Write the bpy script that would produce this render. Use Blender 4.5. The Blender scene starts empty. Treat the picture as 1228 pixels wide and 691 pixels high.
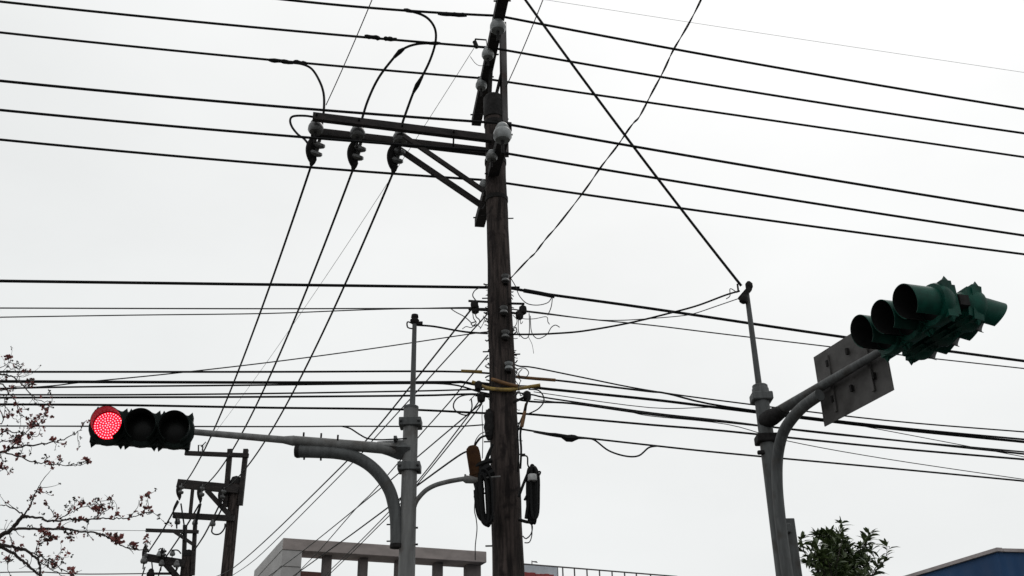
import bpy, math, random
from mathutils import Vector as V
rnd = random.Random(7)
S = bpy.context.scene
COL = S.collection

# ------------------------------------------------------------------ camera model (photo 1228 x 691)
F = 1250.0; TH = math.atan(F/2515); RO = math.radians(1.14); CZ = 1.6
ct, st = math.cos(TH), math.sin(TH)
FW = V((0, ct, st)); U0 = V((0, -st, ct)); R0 = V((1, 0, 0))
RT = R0*math.cos(RO) - U0*math.sin(RO); UP = U0*math.cos(RO) + R0*math.sin(RO)
CAM = V((0, 0, CZ))
def ray(px, py): return FW + RT*((px-614)/F) + UP*((345.5-py)/F)
def at(px, py, Y):
    d = ray(px, py); return CAM + d*(Y/d.y)
def atz(px, py, z):
    d = ray(px, py); return CAM + d*((z-CZ)/d.z)
def onp(px, py, P, dr):
    d = ray(px, py); nx, ny = -dr[1], dr[0]
    return CAM + d*((P[0]*nx+P[1]*ny)/(d.x*nx+d.y*ny))
def proj(p):
    q = V(p)-CAM; w = q.dot(FW)
    return 614+F*q.dot(RT)/w, 345.5-F*q.dot(UP)/w

cd = bpy.data.cameras.new('camera'); cam = bpy.data.objects.new('camera', cd); COL.objects.link(cam)
from mathutils import Matrix
M = Matrix((RT, UP, -FW)).transposed().to_4x4(); M.translation = CAM
cam.matrix_world = M
cd.sensor_fit = 'HORIZONTAL'; cd.sensor_width = 36; cd.lens = 36*F/1228
cd.clip_start = 0.05; cd.clip_end = 3000
S.camera = cam

# ------------------------------------------------------------------ materials
def lin(c): return tuple(c)+(1.0,)
def mat(name, c1, c2=None, rough=0.7, scale=6.0, stretch=(1, 1, 1), metal=0.0, bump=0.0, detail=6, spec=None, lo=0.35, hi=0.65, c3=None):
    m = bpy.data.materials.new(name); m.use_nodes = True
    nt = m.node_tree; b = nt.nodes['Principled BSDF']
    b.inputs['Roughness'].default_value = rough; b.inputs['Metallic'].default_value = metal
    if spec is not None: b.inputs['Specular IOR Level'].default_value = spec
    if c2 is None: c2 = tuple(x*0.7 for x in c1)
    tc = nt.nodes.new('ShaderNodeTexCoord'); mp = nt.nodes.new('ShaderNodeMapping')
    mp.inputs['Scale'].default_value = stretch
    no = nt.nodes.new('ShaderNodeTexNoise'); no.inputs['Scale'].default_value = scale; no.inputs['Detail'].default_value = detail
    no.inputs['Roughness'].default_value = 0.62
    cr = nt.nodes.new('ShaderNodeValToRGB')
    cr.color_ramp.elements[0].position = lo; cr.color_ramp.elements[1].position = hi
    cr.color_ramp.elements[0].color = lin(c2); cr.color_ramp.elements[1].color = lin(c1)
    L = nt.links.new
    L(tc.outputs['Object'], mp.inputs['Vector']); L(mp.outputs[0], no.inputs['Vector']); L(no.outputs['Fac'], cr.inputs['Fac'])
    out = cr.outputs['Color']
    if c3 is not None:                                  # stains / rust patches of their own shape
        n2 = nt.nodes.new('ShaderNodeTexNoise'); n2.inputs['Scale'].default_value = scale*0.35; n2.inputs['Detail'].default_value = 9
        r2 = nt.nodes.new('ShaderNodeValToRGB'); r2.color_ramp.elements[0].position = 0.55; r2.color_ramp.elements[1].position = 0.68
        mx = nt.nodes.new('ShaderNodeMix'); mx.data_type = 'RGBA'
        L(tc.outputs['Object'], n2.inputs['Vector']); L(n2.outputs['Fac'], r2.inputs['Fac']); L(r2.outputs['Color'], mx.inputs[0])
        L(out, mx.inputs[6]); mx.inputs[7].default_value = lin(c3); out = mx.outputs[2]
    L(out, b.inputs['Base Color'])
    if bump > 0:
        bp = nt.nodes.new('ShaderNodeBump'); bp.inputs['Strength'].default_value = bump; bp.inputs['Distance'].default_value = 0.02
        L(no.outputs['Fac'], bp.inputs['Height']); L(bp.outputs[0], b.inputs['Normal'])
    return m
MT = dict(
 wood=mat('weathered pole wood', (0.090, 0.069, 0.063), (0.013, 0.0105, 0.010), 0.9, 22, (1, 1, 0.09), bump=1.0, c3=(0.016, 0.012, 0.012), spec=.2, lo=.38, hi=.72),
 arm=mat('old crossarm timber', (0.032, 0.025, 0.024), (0.009, 0.008, 0.008), 0.9, 14, (0.3, 1, 1), bump=0.4),
 iron=mat('dark iron', (0.022, 0.020, 0.020), (0.009, 0.008, 0.008), 0.8, 20, spec=.2),
 chan=mat('galvanised channel', (0.11, 0.10, 0.10), (0.05, 0.045, 0.045), 0.7, 10, (1, 1, .3), c3=(0.07, 0.045, 0.04)),
 porc=mat('porcelain', (0.30, 0.315, 0.32), (0.17, 0.175, 0.175), 0.3, 9, c3=(0.07, 0.066, 0.06)),
 porcd=mat('sooty porcelain', (0.15, 0.15, 0.15), (0.045, 0.045, 0.045), 0.3, 9),
 wire=mat('black cable jacket', (0.009, 0.009, 0.010), (0.005, 0.005, 0.005), 0.65, 8, spec=0.15),
 thin=mat('weathered grey wire', (0.045, 0.045, 0.045), (0.02, 0.02, 0.02), 0.6, 8, spec=0.25),
 faint=mat('pale steel strand', (0.22, 0.22, 0.22), (0.16, 0.16, 0.16), 0.5, 8, metal=0.3),
 steel=mat('grey painted steel', (0.19, 0.19, 0.188), (0.105, 0.105, 0.103), 0.65, 13, (1, 1, .12), c3=(0.095, 0.085, 0.078), bump=.25),
 steeld=mat('dull grey steel', (0.098, 0.103, 0.104), (0.045, 0.047, 0.048), 0.65, 13, (1, 1, .12), c3=(0.045, 0.04, 0.036), bump=.25),
 signb=mat('sign back aluminium', (0.088, 0.082, 0.079), (0.052, 0.048, 0.046), 0.7, 5, c3=(0.034, 0.03, 0.028)),
 signf=mat('sign front sheeting', (0.05, 0.12, 0.4), (0.04, 0.1, 0.35), 0.5, 3),
 green=mat('signal green paint', (0.0025, 0.064, 0.044), (0.002, 0.034, 0.024), 0.5, 7, c3=(0.003, 0.02, 0.015), spec=.16),
 greend=mat('dark signal paint', (0.004, 0.011, 0.009), (0.003, 0.006, 0.0055), 0.6, 7, spec=.15),
 visin=mat('black visor lining', (0.017, 0.017, 0.017), (0.012, 0.012, 0.012), 0.45, 9, spec=.35),
 lens=mat('dark signal lens', (0.006, 0.0065, 0.0065), (0.004, 0.004, 0.004), 0.4, 40, spec=.15),
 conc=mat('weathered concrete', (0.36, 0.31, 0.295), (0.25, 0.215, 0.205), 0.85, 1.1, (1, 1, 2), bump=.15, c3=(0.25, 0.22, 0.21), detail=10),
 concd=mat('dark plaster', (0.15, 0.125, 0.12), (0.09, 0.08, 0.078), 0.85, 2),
 tile=mat('pale wall tile', (0.40, 0.385, 0.38), (0.32, 0.305, 0.30), 0.6, 1.2, c3=(0.30, 0.28, 0.275)),
 seam=mat('panel joint', (0.12, 0.11, 0.105), None, 0.8),
 ridge=mat('red brown ridge tile', (0.11, 0.045, 0.035), (0.08, 0.03, 0.025), 0.8, 5),
 trim=mat('pale roof edging', (0.42, 0.37, 0.365), (0.3, 0.26, 0.255), 0.7, 3),
 red=mat('red board paint', (0.30, 0.035, 0.035), (0.22, 0.02, 0.02), 0.6, 3),
 white=mat('greyed white board', (0.55, 0.57, 0.6), (0.42, 0.44, 0.47), 0.6, 2),
 railm=mat('railing steel', (0.09, 0.08, 0.08), (0.06, 0.05, 0.05), 0.6, 3),
 bark=mat('grey brown bark', (0.042, 0.030, 0.026), (0.018, 0.013, 0.012), 0.9, 18, bump=.5),
 petal=mat('red blossom', (0.34, 0.10, 0.09), (0.13, 0.036, 0.032), 0.7, 14, lo=.3, hi=.7),
 bud=mat('dark bud', (0.035, 0.024, 0.014), (0.014, 0.012, 0.01), 0.8, 20),
 leaf=mat('green leaf', (0.095, 0.130, 0.040), (0.020, 0.042, 0.014), 0.5, 4.5, lo=.3, hi=.7),
 yellow=mat('yellow cable guard', (0.33, 0.22, 0.045), (0.16, 0.10, 0.03), 0.6, 14),
 orange=mat('rusty orange strap', (0.20, 0.095, 0.03), (0.10, 0.05, 0.02), 0.7, 14),
 brown=mat('brown closure plastic', (0.060, 0.026, 0.009), (0.030, 0.013, 0.006), 0.75, 9, spec=.1, c3=(0.025, 0.018, 0.014)),
 clear=mat('white tape', (0.5, 0.5, 0.5), (0.3, 0.3, 0.3), 0.4, 20),
 asphalt=mat('asphalt', (0.045, 0.045, 0.045), (0.030, 0.030, 0.030), 0.9, 3, bump=.2),
 paving=mat('paving', (0.17, 0.165, 0.16), (0.12, 0.115, 0.11), 0.9, 2),
 paint=mat('road paint', (0.7, 0.7, 0.68), (0.5, 0.5, 0.48), 0.7, 4),
 glass=mat('window glass', (0.03, 0.035, 0.04), (0.02, 0.025, 0.03), 0.1, 1),
 soil=mat('ground soil', (0.085, 0.08, 0.06), (0.05, 0.055, 0.04), 0.95, 0.4),
)
def blue_mat():
    m = mat('blue corrugated sheet', (0.016, 0.066, 0.17), (0.011, 0.046, 0.125), 0.6, 0.8, c3=(0.011, 0.036, 0.09), spec=.25)
    nt = m.node_tree; b = nt.nodes['Principled BSDF']
    tc = nt.nodes.new('ShaderNodeTexCoord'); w = nt.nodes.new('ShaderNodeTexWave'); w.wave_type = 'BANDS'; w.bands_direction = 'DIAGONAL'
    mp = nt.nodes.new('ShaderNodeMapping'); mp.inputs['Scale'].default_value = (1, 1, 0)
    w.inputs['Scale'].default_value = 1.6
    bp = nt.nodes.new('ShaderNodeBump'); bp.inputs['Strength'].default_value = .8; bp.inputs['Distance'].default_value = .04
    nt.links.new(tc.outputs['Object'], mp.inputs[0]); nt.links.new(mp.outputs[0], w.inputs['Vector'])
    nt.links.new(w.outputs['Fac'], bp.inputs['Height']); nt.links.new(bp.outputs[0], b.inputs['Normal'])
    return m
MT['blue'] = blue_mat()
def emis_mat(name, col, k):
    m = bpy.data.materials.new(name); m.use_nodes = True; b = m.node_tree.nodes['Principled BSDF']
    b.inputs['Emission Color'].default_value = lin(col); b.inputs['Emission Strength'].default_value = k
    b.inputs['Base Color'].default_value = (0.04, 0.002, 0.003, 1); return m
MT['led'] = emis_mat('lit red lens', (0.62, 0.0012, 0.012), 3.0)
MT['diode'] = emis_mat('lit diode', (1.0, 0.27, 0.32), 3.0)

# ------------------------------------------------------------------ mesh helper
class MB:
    def __init__(s): s.v = []; s.f = []; s.m = []; s.cur = 0
    def add(s, vs, fs):
        o = len(s.v); s.v += [V(p) for p in vs]
        for f in fs: s.f.append([i+o for i in f]); s.m.append(s.cur)
    def box(s, c, ax, ay, az, d):
        ax, ay, az = V(ax).normalized(), V(ay).normalized(), V(az).normalized(); c = V(c)
        vs = [c+ax*(d[0]*i/2)+ay*(d[1]*j/2)+az*(d[2]*k/2) for i in (-1, 1) for j in (-1, 1) for k in (-1, 1)]
        s.add(vs, [(0, 1, 3, 2), (4, 6, 7, 5), (0, 4, 5, 1), (2, 3, 7, 6), (0, 2, 6, 4), (1, 5, 7, 3)]); return s
    def bar(s, p, q, w, h, up=(0, 0, 1)):
        p, q = V(p), V(q); a = (q-p); l = a.length; a.normalize()
        side = a.cross(V(up))
        if side.length < 1e-3: side = a.cross(V((0, 1, 0)))
        side.normalize(); u = side.cross(a)
        return s.box((p+q)/2, a, side, u, (l, w, h))
    def tube(s, pts, r, n=8, cap=True):
        pts = [V(p) for p in pts]; N = len(pts)
        rs = r if isinstance(r, (list, tuple)) else [r]*N
        T = [(pts[min(i+1, N-1)]-pts[max(i-1, 0)]).normalized() for i in range(N)]
        a = V((0, 0, 1)) if abs(T[0].z) < .9 else V((0, 1, 0))
        nrm = (a-T[0]*a.dot(T[0])).normalized(); vs = []; fs = []
        for i in range(N):
            nrm = (nrm-T[i]*nrm.dot(T[i])).normalized(); b = T[i].cross(nrm)
            for k in range(n):
                t = 2*math.pi*k/n; vs.append(pts[i]+(nrm*math.cos(t)+b*math.sin(t))*rs[i])
        for i in range(N-1):
            for k in range(n):
                fs.append((i*n+k, i*n+(k+1) % n, (i+1)*n+(k+1) % n, (i+1)*n+k))
        if cap: fs.append(tuple(range(n-1, -1, -1))); fs.append(tuple((N-1)*n+k for k in range(n)))
        s.add(vs, fs); return s
    def lathe(s, c, axis, prof, n=16):                    # prof: (distance along axis, radius)
        ax = V(axis).normalized(); c = V(c)
        return s.tube_r([(c+ax*h, r) for h, r in prof], ax, n)
    def tube_r(s, pr, ax, n):
        a = V((0, 0, 1)) if abs(ax.z) < .9 else V((0, 1, 0))
        u = (a-ax*a.dot(ax)).normalized(); b = ax.cross(u); vs = []; fs = []
        for p, r in pr:
            for k in range(n):
                t = 2*math.pi*k/n; vs.append(p+(u*math.cos(t)+b*math.sin(t))*max(r, 1e-4))
        for i in range(len(pr)-1):
            for k in range(n): fs.append((i*n+k, i*n+(k+1) % n, (i+1)*n+(k+1) % n, (i+1)*n+k))
        fs.append(tuple(range(n-1, -1, -1))); fs.append(tuple((len(pr)-1)*n+k for k in range(n)))
        s.add(vs, fs); return s

def rootloc(p):
    o = V((0, 0, 0))
    while p is not None: o += p.location; p = p.parent
    return o
def obj(name, mb, m, parent=None, origin=None, label=None, smooth=True, bevel=0):
    off = rootloc(parent) if parent is not None else (V(origin) if origin is not None else mb.v[0].copy())
    me = bpy.data.meshes.new(name)
    me.from_pydata([tuple(p-off) for p in mb.v], [], mb.f)
    for q in (m if isinstance(m, (list, tuple)) else [m]): me.materials.append(MT[q] if isinstance(q, str) else q)
    me.polygons.foreach_set('material_index', mb.m)
    if smooth:
        me.polygons.foreach_set('use_smooth', [True]*len(me.polygons)); me.set_sharp_from_angle(angle=math.radians(42))
    me.update()
    o = bpy.data.objects.new(name, me); COL.objects.link(o)
    if parent is not None: o.parent = parent
    else: o.location = off
    if label: o['label'] = label
    if bevel:
        md = o.modifiers.new('bevel', 'BEVEL'); md.width = bevel; md.segments = 2; md.limit_method = 'ANGLE'
    return o
def tag(o, label, cat, group=None):
    o['label'] = label; o['category'] = cat
    if group: o['group'] = group
    return o
def thing(name, label, cat, loc, group=None):
    o = bpy.data.objects.new(name, None); COL.objects.link(o); o.location = V(loc); o.empty_display_size = .2
    return tag(o, label, cat, group)
def struct(name, mb, m):
    o = obj(name, mb, m, smooth=False); o['kind'] = 'structure'; return o
def catmull(P, n=6):
    P = [V(p) for p in P]; out = []
    for i in range(len(P)-1):
        a, b, c, d = P[max(i-1, 0)], P[i], P[i+1], P[min(i+2, len(P)-1)]
        for k in range(n):
            t = k/n
            out.append(0.5*((2*b)+(c-a)*t+(2*a-5*b+4*c-d)*t*t+(3*b-a-3*c+d)*t**3))
    out.append(P[-1]); return out
def span(p, q, sag, n=24, t0=0.0, t1=1.0):
    p, q = V(p), V(q)
    return [p+(q-p)*t-V((0, 0, 4*sag*t*(1-t))) for t in [t0+(t1-t0)*i/n for i in range(n+1)]]
def sag_through(p, q, px, py):
    best = None
    for k in range(-20, 200):
        s = k*0.02
        d = min((proj(x)[0]-px)**2+(proj(x)[1]-py)**2 for x in span(p, q, s, 60))
        if best is None or d < best[0]: best = (d, s)
    return best[1]
def extend(P, before, after):                              # carry a line on past the picture to the next support
    P = list(P)
    if before: P = [P[0]+(P[0]-P[1]).normalized()*before] + P
    if after: P = P + [P[-1]+(P[-1]-P[-2]).normalized()*after]
    return P

# ------------------------------------------------------------------ world, sun, view
w = bpy.data.worlds.new('World'); S.world = w; w.use_nodes = True
nt = w.node_tree; N = nt.nodes; L = nt.links.new; bg = N['Background']
SUN_EL, SUN_AZ = math.radians(55), math.radians(22)         # azimuth from +Y towards +X
sd = V((math.sin(SUN_AZ)*math.cos(SUN_EL), math.cos(SUN_AZ)*math.cos(SUN_EL), math.sin(SUN_EL)))
sky = N.new('ShaderNodeTexSky'); sky.sky_type = 'NISHITA'; sky.sun_disc = False
sky.sun_elevation = SUN_EL; sky.sun_rotation = SUN_AZ; sky.dust_density = 4; sky.air_density = 1.2
hs = N.new('ShaderNodeHueSaturation'); hs.inputs['Saturation'].default_value = 0.06; L(sky.outputs[0], hs.inputs['Color'])
tc = N.new('ShaderNodeTexCoord')
dp = N.new('ShaderNodeVectorMath'); dp.operation = 'DOT_PRODUCT'; dp.inputs[1].default_value = sd
nm = N.new('ShaderNodeVectorMath'); nm.operation = 'NORMALIZE'; L(tc.outputs['Generated'], nm.inputs[0]); L(nm.outputs[0], dp.inputs[0])
cr = N.new('ShaderNodeValToRGB'); e = cr.color_ramp.elements
e[0].position = 0.45; e[0].color = (0.80, 0.827, 0.83, 1); e[1].position = 0.98; e[1].color = (1.0, 1.0, 1.0, 1)
x = e.new(0.72); x.color = (0.875, 0.893, 0.893, 1)
x = e.new(0.88); x.color = (0.935, 0.945, 0.942, 1)
L(dp.outputs['Value'], cr.inputs['Fac'])
no = N.new('ShaderNodeTexNoise'); no.inputs['Scale'].default_value = 3.0; no.inputs['Detail'].default_value = 5
mpn = N.new('ShaderNodeMapping'); mpn.inputs['Scale'].default_value = (1, 1, 2.2); L(nm.outputs[0], mpn.inputs[0]); L(mpn.outputs[0], no.inputs['Vector'])
mr = N.new('ShaderNodeMapRange'); mr.inputs['From Min'].default_value = .3; mr.inputs['From Max'].default_value = .7
mr.inputs['To Min'].default_value = 9.55; mr.inputs['To Max'].default_value = 10.35; L(no.outputs['Fac'], mr.inputs['Value'])
vm = N.new('ShaderNodeVectorMath'); vm.operation = 'SCALE'; L(cr.outputs['Color'], vm.inputs[0]); L(mr.outputs[0], vm.inputs['Scale'])
mx = N.new('ShaderNodeMix'); mx.data_type = 'RGBA'; mx.inputs[0].default_value = 0.93
L(hs.outputs[0], mx.inputs[6]); L(vm.outputs[0], mx.inputs[7]); L(mx.outputs[2], bg.inputs['Color'])
bg.inputs['Strength'].default_value = 0.1
sl = bpy.data.lights.new('sun', 'SUN'); sl.energy = 0.6; sl.angle = math.radians(30); sl.color = (1, .97, .93)
so = bpy.data.objects.new('sun', sl); COL.objects.link(so); so.rotation_euler = (-sd).to_track_quat('-Z', 'Y').to_euler(); so.location = (0, 0, 40)
S.view_settings.view_transform = 'Standard'; S.view_settings.look = 'None'; S.view_settings.exposure = 0; S.view_settings.gamma = 1
S.view_settings.use_curve_mapping = False
S.cycles.max_bounces = 6

# ------------------------------------------------------------------ ground
X, Yv, Z = V((1, 0, 0)), V((0, 1, 0)), V((0, 0, 1))
def sheet(name, pts, z, m):
    b = MB(); b.add([(x, y, z) for x, y in pts], [tuple(range(len(pts)))]); return struct(name, b, m)
sheet('ground', [(-800, -800), (800, -800), (800, 1500), (-800, 1500)], -0.008, 'soil')
d0 = V((1, .163, 0)).normalized(); n0 = V((-.163, 1, 0)).normalized()      # street direction and the way across it
def sxy(a, b): p = d0*a+n0*b; return (p.x, p.y)
sheet('road', [sxy(-200, -9), sxy(200, -9), sxy(200, 9.6), sxy(-200, 9.6)], -0.004, 'asphalt')
b = MB()
for a0, a1 in ((-200, 200),):
    c = d0*((a0+a1)/2)+n0*13.3
    b.box((c.x, c.y, 0.0), d0, n0, Z, (a1-a0, 7.0, 0.24))
struct('pavement', b, 'paving')
b = MB()
c = n0*9.7; b.box((c.x, c.y, 0.0), d0, n0, Z, (400, 0.196, 0.25)); struct('kerb', b, 'tile')
b = MB()
for k in range(-12, 13):
    c = d0*(k*8)+n0*1.5; b.box((c.x, c.y, 0.0), d0, n0, Z, (4, 0.12, 0.004))
struct('lane_markings', b, 'paint')
GZ = 0.12

# ------------------------------------------------------------------ shared hardware
def pin_insulator(name, P, r, h, parent, m='porc'):
    b = MB(); b.lathe(P, Z, [(-h*.5, r*.35), (-h*.46, r*.8), (-h*.30, r), (-h*.1, r*.98), (h*.05, r*.86), (h*.12, r*.7), (h*.2, r*.74), (h*.36, r*.55), (h*.45, r*.3), (h*.48, .001)], 18)
    o = obj(name, b, m, parent)
    b = MB(); b.tube([V(P)-Z*(h*1.15), V(P)-Z*(h*.4)], r*.18, 8); obj('pin', b, 'iron', o)
    return o
def strain_insulator(P, Q, r, parent, m='porcd', clamp=True):
    P, Q = V(P), V(Q); a = Q-P; l = a.length
    b = MB(); b.lathe(P, a, [(0, r*.2), (l*.12, r*.25), (l*.16, r*.9), (l*.24, r), (l*.30, r*.85), (l*.36, r*.35), (l*.44, r*.35), (l*.47, r*.9), (l*.55, r), (l*.61, r*.8), (l*.66, r*.3)], 14)
    o = obj('strain_insulator', b, m, parent)
    if clamp:
        s = a.normalized(); side = V((-.85, -.5, 0)); side = (side-s*side.dot(s)).normalized()
        b = MB(); b.tube([P+a*.62, P+a*.74, P+a*.88, Q], [r*.28, r*.5, r*.42, r*.2], 8)
        pts_ = [P-a*.06+side*r*.55, P+a*.12+side*r*.8, P+a*.36+side*r*.92, P+a*.6+side*r*.72, P+a*.82+side*r*.3, P+a*.92]; b.tube(catmull(pts_, 3), [r*(.22+.34*math.sin(math.pi*min(1, q/13))) for q in range(16)], 8)
        obj('clamp', b, 'iron', o)
    return o

# ------------------------------------------------------------------ the big wooden pole
PY = 11.5
za = at(597, 78, PY).z; zb = at(598, 212, PY).z
def axis(z): return V((-0.10+(3.83-z)*0.0157, PY, z))
def prad(z):
    T = [(0, .21), (3.83, .176), (5.35, .164), (8.2, .138), (10.3, .122)]
    for (a, ra), (c, rc) in zip(T, T[1:]):
        if z <= c: return ra+(rc-ra)*(z-a)/(c-a)
    return T[-1][1]
pole = thing('utility_pole', 'tall dark wooden utility pole in the middle, nearest, with long crossarms', 'utility pole', (axis(0).x, PY, GZ))
ztop = at(593, 119, PY).z
b = MB(); pts = []; rs = []
for i in range(41):
    z = GZ+(ztop-GZ)*i/40; p = axis(z); pts.append(p+V((rnd.uniform(-.004, .004), 0, 0))); rs.append(prad(z)*(1+rnd.uniform(-.02, .02)))
b.tube(pts, rs, 24); shaft = obj('shaft', b, 'wood', pole)
b = MB(); t = axis(ztop); b.lathe(t, Z, [(-.34, .126), (-.33, .137), (.0, .137), (.03, .12), (.05, .05), (.055, .001)], 20); obj('cap', b, 'iron', pole)
# steel channel standing above the pole top
b = MB(); zt = at(604, 30, PY).z
xc = at(605, 90, PY).x
b.box((xc, PY, (ztop-.9+zt)/2), X, Yv, Z, (.075, .13, zt-ztop+.9)); b.box((xc-.05, PY+.05, (ztop-.9+zt)/2), X, Yv, Z, (.03, .02, zt-ztop+.9))
obj('extension_channel', b, 'chan', pole)
# two crossarms running across the street line
def crossarm(n_px, f_px, z, marks):
    n, f = atz(*n_px, z), atz(*f_px, z)
    b = MB(); b.bar(n, f, .14, .13)
    a = obj('crossarm', b, 'arm', pole, bevel=.008)
    for t in (.08, .45, .62, .93):
        c = n.lerp(f, t); b = MB(); b.tube([c-X*.11, c+X*.11], .012, 6); obj('bolt', b, 'iron', a)
    P = []
    for (px, py, dz, r, h) in marks:
        p = atz(px, py, z+dz); P.append(p); pin_insulator('insulator', p, r, h, a)
    return P
IA, IB, IC = crossarm((605.5, -14), (571, 147), za, [(597, 29, -.10, .105, .24), (585, 63, -.09, .085, .2), (577, 100, -.09, .08, .2)])
ID, IE, IF = crossarm((607, 151), (575, 268), zb, [(602.5, 158, -.10, .112, .27), (589.5, 186, -.06, .075, .16), (580.5, 221, -.04, .07, .16)])
# posts / brackets that hold the upper arm to the pole top
b = MB(); b.bar(at(587, 118, PY), at(590, 62, PY), .05, .08, (0, 1, 0)); obj('arm_bracket', b, 'iron', pole)
b = MB(); b.bar(axis(ztop-.1), V((xc, PY, za+.05)), .03, .09, (0, 1, 0)); obj('arm_bracket', b, 'iron', pole)
for yy in (150, 195, 240): 
    z = at(595, yy, PY).z; b = MB(); b.lathe(axis(z)-Z*.03, Z, [(0, prad(z)+.004), (0, prad(z)+.012), (.06, prad(z)+.012), (.06, prad(z)+.004)], 24); obj('pole_band', b, 'iron', pole)
# double side arm to the left
zs = at(578, 165, 11.30).z
nr, nl = atz(590, 166.5, zs), atz(375, 140, zs)
fr, fl = atz(590, 183, zs), atz(373, 158, zs)
b = MB(); b.bar(nr, nl, .07, .105); near = obj('side_arm', b, 'arm', pole, bevel=.006)
b = MB(); b.bar(fr, fl, .07, .105); far = obj('side_arm', b, 'arm', pole, bevel=.006)
for t in (.02, .25, .49, .78):
    p, q = nr.lerp(nl, 1-t), fr.lerp(fl, 1-t); b = MB(); b.tube([p+(p-q)*.25, q+(q-p)*.25], .013, 6); obj('bolt', b, 'iron', near)
b = MB(); b.bar(at(484, 163, nr.lerp(nl, .5).y-.05), at(580, 229, 11.36), .035, .06); obj('brace', b, 'arm', pole)
b = MB(); b.bar(at(474, 176, fr.lerp(fl, .5).y+.05), at(580, 248, 11.62), .04, .075); obj('brace', b, 'arm', pole)
PI = []
for t, px, py in ((0, 379, 151), (0, 429, 157), (0, 480, 163)):
    p = atz(px, py, zs-.01); PI.append(p); pin_insulator('pin_insulator', p, .10, .22, near, 'porcd')
SI = []
for (a0, a1) in (((384, 166), (373, 199)), ((433, 170), (423, 204)), ((480, 174), (471, 208))):
    P = atz(*a0, zs-.05); Q = at(*a1, P.y+.16); SI.append(Q); strain_insulator(P, Q, .098, far)
# secondary rack spools, small brackets, step bolts, service-drop brackets
for px, py in ((606, 334), (604, 372), (606, 401), (610, 439)):
    z = at(px, py, PY-.16).z; p = at(px, py, 11.5-prad(z)-.03)
    b = MB(); b.lathe(p-Z*.05, Z, [(0, .03), (.01, .05), (.035, .045), (.05, .028), (.065, .045), (.09, .05), (.1, .03)], 14); o = obj('spool_insulator', b, 'porcd' if py < 430 else 'porc', pole)
    b = MB(); b.box(p-Z*.062+V((0, .03, 0)), X, Yv, Z, (.05, .09, .012)); obj('clevis', b, 'iron', o); b = MB(); b.box(p+Z*.062+V((0, .03, 0)), X, Yv, Z, (.05, .09, .012)); obj('clevis', b, 'iron', o)
for px, py, dx in ((572, 137, -1), (607, 143, 1), (572, 259, -1), (612, 262, 1), (574, 358, -1), (578, 422, -1), (614, 425, 1), (577, 530, -1), (622, 545, 1), (580, 655, -1)):
    z = at(px, py, PY).z; p = axis(z); b = MB(); b.tube([p, V((p.x+dx*(prad(z)+.07), p.y, z))], .009, 6); obj('step_bolt', b, 'iron', pole)
def stub_bracket(pts, blob):
    b = MB(); b.tube(pts, .016, 6); b.lathe(V(blob)-Z*.06, Z, [(0, .02), (.02, .045), (.06, .05), (.1, .045), (.12, .02)], 10); obj('wire_bracket', b, 'iron', pole)
stub_bracket([at(562, 361, 11.4), at(590, 362.5, 11.5)], at(569, 366, 11.4))
stub_bracket([at(562, 371, 11.42), at(590, 372.5, 11.5)], at(570, 371, 11.42))
stub_bracket([at(610, 364, 11.4), at(629, 364.5, 11.4)], at(627, 372, 11.4))
stub_bracket([at(612, 375, 11.45), at(627, 377, 11.4)], at(623, 378, 11.4))
stub_bracket([at(572, 459, 11.5), at(590, 461, 11.5)], at(574, 463, 11.45))
stub_bracket([at(570, 474, 11.5), at(590, 476, 11.5)], at(577, 477, 11.4))
stub_bracket([at(615, 483, 11.4), at(634, 474, 11.4)], at(632, 475, 11.4))
b = MB(); p0 = at(586.5, 508, 11.40); b.lathe(p0-Z*.2, Z, [(0, .02), (.05, .045), (.1, .05), (.16, .066), (.22, .05), (.3, .062), (.34, .045), (.38, .01)], 9); obj('junction_box', b, 'iron', pole)
# small terminal near the upper arm (square loop of rod)
b = MB(); q = [at(570, 47, 11.2), at(583, 48, 11.2), at(584, 56, 11.25), at(571, 56.5, 11.2), at(570, 47, 11.2)]
b.tube(q, .012, 6); b.tube([at(569, 50, 11.2), at(572, 57, 11.2)], .03, 8); b.tube([at(571, 56.5, 11.2), at(592, 58, 11.35)], .014, 6); obj('terminal_bracket', b, 'iron', pole)
# splinters, staples and cable ends on the lower shaft
for k in range(60):
    b = MB()
    py = rnd.uniform(340, 530); sgn = rnd.choice((-1, -1, 1)); z = at(597, py, PY).z; a = axis(z); r = prad(z)
    p = V((a.x+sgn*r*.97, a.y-.03+rnd.uniform(-.05, .05), z)); q = p+V((sgn*rnd.uniform(.01, .055), 0, rnd.uniform(-.03, .05)))
    b.tube([p, (p+q)/2+Z*rnd.uniform(-.01, .01), q], rnd.uniform(.003, .010), 5); obj('staple', b, 'iron', pole)

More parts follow.
